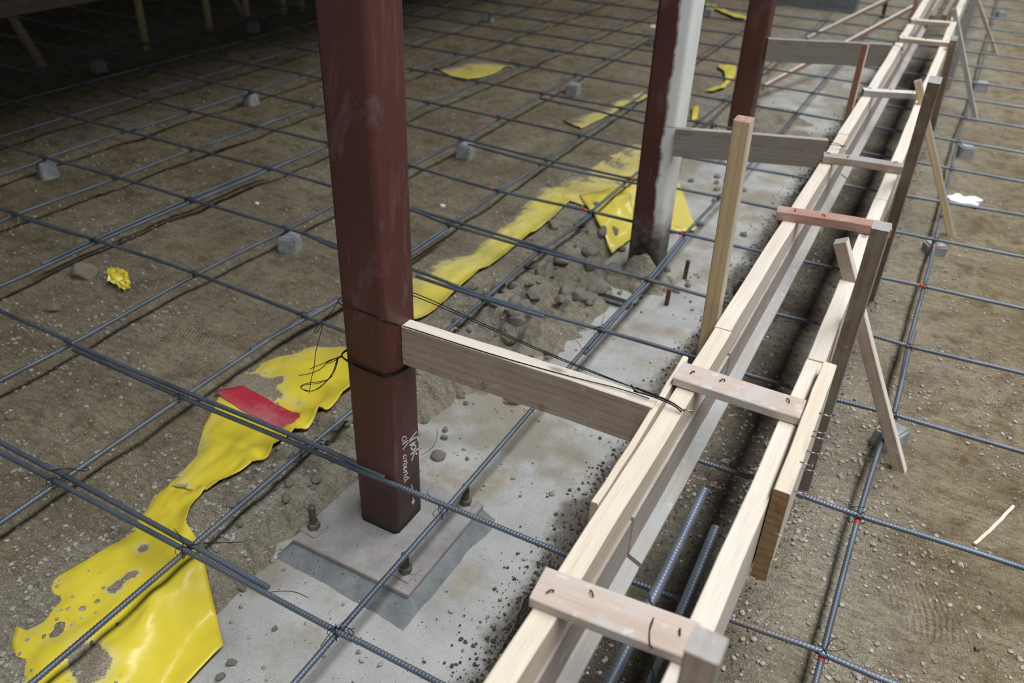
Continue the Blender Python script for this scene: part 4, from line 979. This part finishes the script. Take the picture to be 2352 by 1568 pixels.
fB = film('yellow_film', [(375, 1115), (415, 1080), (445, 1040), (465, 985), (490, 920), (540, 862), (600, 825), (680, 805), (790, 790)],
          [(478, 1138), (508, 1118), (560, 1090), (610, 1068), (650, 1030), (690, 1000), (740, 962), (798, 922), (850, 880)], YELLOW,
          '', None, 26, .012, .010, .010, .006, 9, .66, .12, .009, rmask=((560, 880, .05, .9), (600, 890, .04, .8), (690, 925, .035, .55), (640, 870, .02, .5), (640, 912, .03, .5), (400, 1140, .03, .3), (420, 1120, .03, .35)))
tag(fB, 'yellow plastic film strip with a red printed band, left of the column foot', 'plastic film', 'yellow plastic film pieces')
rb_ = film('red_printed_band', [(490, 905), (540, 935), (600, 965), (672, 1003)], [(560, 892), (605, 915), (660, 942), (722, 972)], REDFILM, '', fB, 16, .012, 0, 0, .004, 9, .55, .25, .0108)
rb_['label'] = 'red printed band'
fC = film('yellow_film', [(915, 675), (945, 640), (1000, 605), (1080, 580), (1140, 530), (1200, 470), (1260, 418)],
          [(955, 745), (1000, 715), (1040, 685), (1110, 630), (1190, 575), (1260, 525), (1312, 475)], YELLOW2, '', None, 24, .014, .010, .012, .004, 15, .80, .30, .008)
tag(fC, 'dusty yellow film strip running right from behind the front column', 'plastic film', 'yellow plastic film pieces')
fD = film('yellow_film', [(1255, 425), (1330, 400), (1400, 360), (1470, 330), (1540, 330)], [(1300, 470), (1355, 482), (1440, 480), (1530, 500), (1605, 498)], YELLOW2, '', None, 26, .016, .006, .0, .004, 21, .80, .45, .008)
tag(fD, 'wide dusty yellow film spread around the foot of the white-splashed column', 'plastic film', 'yellow plastic film pieces')
fE = film('yellow_film', [(1330, 456), (1352, 490), (1380, 525), (1411, 556)], [(1440, 436), (1450, 462), (1466, 490), (1474, 502)], YELLOW2, '', None, 16, .012, .0, .0, .002, 27, .1, .05, .016)
tag(fE, 'folded over yellow film corner left of the white-splashed column foot', 'plastic film', 'yellow plastic film pieces')
fF = film('yellow_film', [(995, 155), (1060, 148), (1130, 143), (1190, 152)], [(1040, 178), (1070, 182), (1100, 180), (1140, 168)], YELLOW2, '', None, 14, .02, .004, 0, .003, 33, 1.0, .3, .008)
tag(fF, 'small yellow film patch in the sand beyond the front column', 'plastic film', 'yellow plastic film pieces')
fG = film('yellow_film', [(1290, 278), (1370, 252), (1420, 228), (1470, 212)], [(1335, 300), (1385, 275), (1440, 245), (1490, 225)], YELLOW2, '', None, 14, .02, .004, 0, .003, 39, .95, .5, .008)
tag(fG, 'narrow yellow film tongue left of the white-splashed column', 'plastic film', 'yellow plastic film pieces')
fH = film('yellow_film', [(1605, 8), (1640, 15), (1690, 40), (1712, 45)], [(1622, 18), (1650, 30), (1690, 49), (1712, 52)], YELLOW2, '', None, 10, .03, .0, 0, .004, 45, .3, .1, .02)
tag(fH, 'distant yellow film scrap between the second and third columns', 'plastic film', 'yellow plastic film pieces')
fI = film('yellow_film', [(1648, 150), (1660, 170), (1664, 190), (1650, 203), (1618, 212)], [(1690, 155), (1688, 180), (1672, 196), (1658, 210), (1640, 214)], YELLOW2, '', None, 10, .02, .0, 0, .006, 51, .4, .1, .02)
tag(fI, 'curled yellow film scrap just left of the farthest column', 'plastic film', 'yellow plastic film pieces')
fJ = film('yellow_film', [(1590, 245), (1600, 240), (1604, 262)], [(1588, 275), (1597, 275), (1602, 272)], YELLOW2, '', None, 8, .02, .0, 0, .004, 52, .4, .1, .012)
tag(fJ, 'tiny yellow film shred right of the white-splashed column', 'plastic film', 'yellow plastic film pieces')
# crumpled scrap by the rock
def scrap():
    c = at_z(275, 650, .0); V_ = []; F_ = []; n = 13; r_ = random.Random(4)
    for i in range(n):
        for j in range(7):
            u = i/(n-1)-.5; v = j/6-.5
            x = c.x+u*.150+.012*math.sin(j*2.1)+r_.uniform(-.005, .005); y = c.y-u*.05+v*.075*(1.1-abs(u)*1.5)+r_.uniform(-.004, .004)
            z = gz(x, y)+.012+.020*abs(math.sin(i*1.3+j*.9))*(1-abs(u))+r_.uniform(0, .006)
            V_.append((x, y, z))
    for i in range(n-1):
        for j in range(6): F_.append((i*7+j, i*7+j+1, (i+1)*7+j+1, (i+1)*7+j))
    o = mesh_obj('film_scrap', V_, F_, YELLOW, None, c, False)
    ca_ = o.data.color_attributes.new('mask', 'FLOAT_COLOR', 'POINT'); ca_.data.foreach_set('color', np.tile(np.array([.3, 0, 0, 1], np.float32), len(V_)))
    md = o.modifiers.new('thickness', 'SOLIDIFY'); md.thickness = .0008
    return tag(o, 'small crumpled yellow film scrap beside the brown rock', 'plastic film', 'yellow plastic film pieces')
scrap()

# ------------------------------------------------------------------ rocks
def rock_mesh(seed, sub=3, rough_=.28):
    bm = bmesh.new(); bmesh.ops.create_icosphere(bm, subdivisions=sub, radius=1); r_ = random.Random(seed)
    pl = [(Vector((r_.uniform(-1, 1), r_.uniform(-1, 1), r_.uniform(-.4, 1))).normalized(), r_.uniform(.55, .85)) for _ in range(9)]
    for v in bm.verts:
        for n_, d in pl:
            s = v.co.dot(n_)
            if s > d: v.co -= n_*(s-d)*.9
        v.co *= 1+rough_*.35*float(vnoise(v.co.x*2+seed, v.co.y*2+v.co.z*1.7, .7, seed))
    me_ = bpy.data.meshes.new('rock'); bm.to_mesh(me_); bm.free()
    return me_
def place_rock(me_, name, q, size, m, lab, cat='rock', group=None, flat=.7, sink=.25, zref=0.0, xy=None):
    p = at_z(*q, zref) if xy is None else Vector((xy[0], xy[1], 0))
    m2 = me_ if (len(me_.materials) and me_.materials[0] == m) else me_.copy()
    if not len(m2.materials): m2.materials.append(m)
    o = bpy.data.objects.new(name, m2); COL.objects.link(o)
    z = gz(p.x, p.y)
    if -1.4 < p.x < -.3 and p.y < 8: z = max(z, SLAB_Z)
    o.location = (p.x, p.y, z+size*flat*(1-sink)*.8); o.scale = (size, size*random.uniform(.7, 1), size*flat); o.rotation_euler = (random.uniform(-.3, .3), random.uniform(-.3, .3), random.uniform(0, 6.28))
    return tag(o, lab, cat, group)
place_rock(rock_mesh(2), 'rock', (197, 640), .052, ROCK, 'large brown rock in the sand beside the crumpled yellow scrap', flat=.62)
place_rock(rock_mesh(5), 'rock', (125, 712), .034, ROCK, 'flat brown rock below the large brown one at left', flat=.5)
place_rock(rock_mesh(8), 'rock', (640, 1010+0), .001, ROCK, 'tiny rock') if False else None
single = [((1180, 738), .030, 'pale grey clod beside the rebar end over the rubble'), ((1085, 715), .026, 'grey clod under the third lengthwise rebar by the film edge'), ((1215, 655), .034, 'angular split clod in the rubble right of the yellow strip'),
          ((1285, 650), .036, 'largest clod left of the white-splashed column'), ((1270, 570), .032, 'clod just under the film edge near column two'), ((1330, 560), .034, 'clod between the film tip and the rubble'),
          ((1008, 880), .014, 'small round stone right of the column below the spreader'), ((1030, 895), .012, 'second small stone right of the column below the spreader'), ((1070, 928), .012, 'brown pebble on sand under the spreader middle'),
          ((1162, 926), .011, 'light pebble next to the rebar end under the spreader'), ((520, 1470), .012, 'grey pebble at the right tip of the large film'), ((545, 1300), .012, 'white-grey stone right of the film neck'),
          ((492, 1502), .013, 'grey stone by the lower right film edge'), ((622, 1390), .009, 'dark pebble on concrete below the lapped rebar end'), ((30, 960), .018, 'flat dusty stone at the left frame edge'), ((590, 467), .014, 'white stone chip left of the column in sand'), ((1016, 474), .014, 'white stone chip right of the front column'), ((1500, 62), .03, 'small white chip left of the white-splashed column'),
          ((1195, 1140), .006, 'tiny dark pebble on the concrete right of the column foot'), ((2240, 1500), .010, 'round tan stone in the lower right sand')]
for i, (q, s_, lab) in enumerate(single):
    zr = SLAB_Z if 900 < q[0] < 1400 and q[1] > 500 else 0
    place_rock(rock_mesh(20+i), 'stone', q, s_, WHITE if 'white' in lab and 'column' in lab and 'clod' not in lab else CLOD, lab, 'stone', flat=.65, zref=zr)
clods = [rock_mesh(60+i, 2) for i in range(6)]
for c in clods: c.materials.append(CLOD)
cnt = 0
for t in range(1500):
    if cnt >= 230: break
    k = random.random()
    if k < .5: x, y = random.gauss(-1.17, .12), random.gauss(2.35, .4)
    elif k < .8: x, y = random.gauss(-1.30, .09), random.gauss(1.35, .3)
    elif k < .9: x, y = random.gauss(-.80, .08), random.gauss(2.85, .12)
    else: x, y = random.gauss(-1.05, .2), random.gauss(3.9, .6)
    if k < .12: x, y = random.gauss(-1.12, .10), random.gauss(2.45, .35)
    if x < -1.30 or not in_view((x, y, 0), 0) or abs(x-C1[0]) < .2 and abs(y-C1[1]) < .22: continue
    s_ = random.choice([.006, .008, .010, .013, .018]) if k < .9 else .02
    if k < .12: s_ = random.uniform(.024, .045)
    far_ = 'near the white-splashed column' if y > 1.9 else 'left of the front base plate'
    place_rock(clods[cnt % 6], 'clod', None, s_, CLOD, 'small grey brown dirt clod in the rubble '+far_, 'clod', 'dirt clods in the rubble '+far_, flat=.75, sink=.45, xy=(x, y)); cnt += 1

# gravel and crumbs nobody could count
def scatter(name, n, fx, smin, smax, m, lab, cat, zmin=None, power=2.5):
    bm = bmesh.new(); bmesh.ops.create_icosphere(bm, subdivisions=1, radius=1); bv = np.array([v.co[:] for v in bm.verts]); bf = np.array([[v.index for v in f.verts] for f in bm.faces]); bm.free()
    X, Y = fx(n); X = np.asarray(X); Y = np.asarray(Y); n = len(X)
    Z = ground_h(X, Y); Z = np.where((X > -1.4) & (X < -.3) & (Y < 8), np.maximum(Z, SLAB_Z+.001), Z)
    sz = smin+(smax-smin)*rng.random(n)**power*(1)
    jit = 1+.35*(rng.random((n, len(bv), 1))-.5); sc = np.stack([sz, sz*rng.uniform(.6, 1, n), sz*rng.uniform(.45, .8, n)], -1)
    th = rng.uniform(0, 6.28, n); c, s = np.cos(th), np.sin(th)
    P = bv[None]*jit*sc[:, None, :]; Q = P.copy(); Q[..., 0] = P[..., 0]*c[:, None]-P[..., 1]*s[:, None]; Q[..., 1] = P[..., 0]*s[:, None]+P[..., 1]*c[:, None]
    Q += np.stack([X, Y, Z+sz*.25], -1)[:, None, :]
    F_ = (bf[None]+(np.arange(n)*len(bv))[:, None, None]).reshape(-1, 3)
    me_ = bpy.data.meshes.new(name); me_.from_pydata(Q.reshape(-1, 3).tolist(), [], F_.tolist()); me_.materials.append(m); me_.update()
    o = bpy.data.objects.new(name, me_); COL.objects.link(o); return tag(o, lab, cat, None, 'stuff')
def f_peb(n):
    X = []; Y = []
    while len(X) < n:
        px, py = rng.uniform(-30, 2380), rng.uniform(120, 1600)
        p = at_z(px, py, 0); m_ = float(slab_mask(p.x, p.y))
        if p.x < -4.8 or p.y > 7: continue
        if any(abs(p.x-c_[0]) < w_ and abs(p.y-c_[1]) < w_ for c_, w_ in ((C1, .22), (C2, .09), (C3, .09))): continue
        if rng.random() > 1-.90*m_: continue
        if float(vnoise(p.x, p.y, .25, 71))+.35 < rng.random()*.8: continue
        X.append(p.x); Y.append(p.y)
    return X, Y
scatter('gravel', 20000, f_peb, .0012, .0088, PEB, 'fine loose gravel strewn over the sand', 'gravel', power=4.0)
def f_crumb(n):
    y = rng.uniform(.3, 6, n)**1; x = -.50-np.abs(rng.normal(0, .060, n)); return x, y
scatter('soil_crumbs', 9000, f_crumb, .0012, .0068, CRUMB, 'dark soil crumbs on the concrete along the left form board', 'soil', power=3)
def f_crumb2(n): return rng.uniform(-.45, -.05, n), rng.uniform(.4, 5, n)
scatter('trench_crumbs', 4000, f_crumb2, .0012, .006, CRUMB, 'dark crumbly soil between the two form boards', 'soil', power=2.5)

# ------------------------------------------------------------------ odds and ends
p0 = at_z(2236, 1256, .004); p1 = at_z(2330, 1160, .004)
p0.z = gz(p0.x, p0.y)+.006; p1.z = gz(p1.x, p1.y)+.008
o = board('wood_sliver', p0, p1, .0085, .004, (1, 0, 0), (PINE, PINE, PINE), None, ch=.0008, seg=.02); tag(o, 'thin pale wood sliver lying on the sand at lower right', 'wood sliver')
c = at_z(2210, 470, .0); bm = bmesh.new(); bmesh.ops.create_cube(bm, size=1, matrix=Matrix.Diagonal((.135, .10, .012, 1)))
bmesh.ops.subdivide_edges(bm, edges=bm.edges[:], cuts=5, use_grid_fill=True)
for v in bm.verts:
    k = 1+.8*float(vnoise(v.co.x*1, v.co.y*1, .03, 81)); v.co.x *= k*(1-.5*(v.co.y/.05)**2*.5); v.co.y *= 1+.5*float(vnoise(v.co.x+3, v.co.y, .03, 82))*1; v.co.z += .008*float(vnoise(v.co.x, v.co.y, .03, 83))
o = bm_obj('white_scrap', bm, WHITE, None, False); o.location = (c.x, c.y, gz(c.x, c.y)+.012); tag(o, 'torn white scrap lying on the sand right of the form', 'scrap')
o = board('splinter', at_z(2024, 108, .5), at_z(2038, 124, .46), .003, .003, (0, 1, 0), (PINE, PINE, PINE), s3, ch=.0005, seg=.05); o['label'] = 'pale splinter sticking out of the board'
# concrete pier and post at the top of the picture
pl, pr = at_z(1775, 14, 0), at_z(1968, 24, 0); bm = bmesh.new(); bmesh.ops.create_cube(bm, size=1, matrix=Matrix.Translation(((pl.x+pr.x)/2, (pl.y+pr.y)/2+.1, .14))@Matrix.Diagonal((pr.x-pl.x, .26, .40, 1))); bmesh.ops.bevel(bm, geom=bm.edges[:], offset=.02, segments=2, affect='EDGES')
tag(bm_obj('concrete_pier', bm, GROUT, None, False), 'low dark concrete pier at the top edge behind the farthest column', 'pier')
p = at_z(2100, 25, .5); o = board('stake', (p.x, p.y, -.04), (p.x, p.y, .8), .036, .030, (0, 1, 0), (RED, RED, RED), None); tag(o, 'dark red stake at the top edge left of the left form board', 'stake', 'stakes along the form')
p = at_z(2026, 42, 0); o = tube('pipe_stub', [Vector((p.x, p.y, -.03)), Vector((p.x, p.y, .22))], .016, BAND, None, 10, .1); tag(o, 'short dark upright pipe stub near the raking battens', 'pipe')
for x_ in (2150, 2175):
    a = at_z(x_-8, 40, .45); b = at_z(x_+12, 4, .45); 
    o = board('inner_batten', a, b, .03, .03, (1, 0, 0), (DKBROWN, DKBROWN, DKBROWN), None); tag(o, 'dark batten between the form boards at the top edge, the %s one' % ('left' if x_ == 2150 else 'right'), 'batten')
for i, (x_, y_, s_) in enumerate(((1690, 20, .09), (1600, 30, .07), (1960, 30, .08))):
    pass
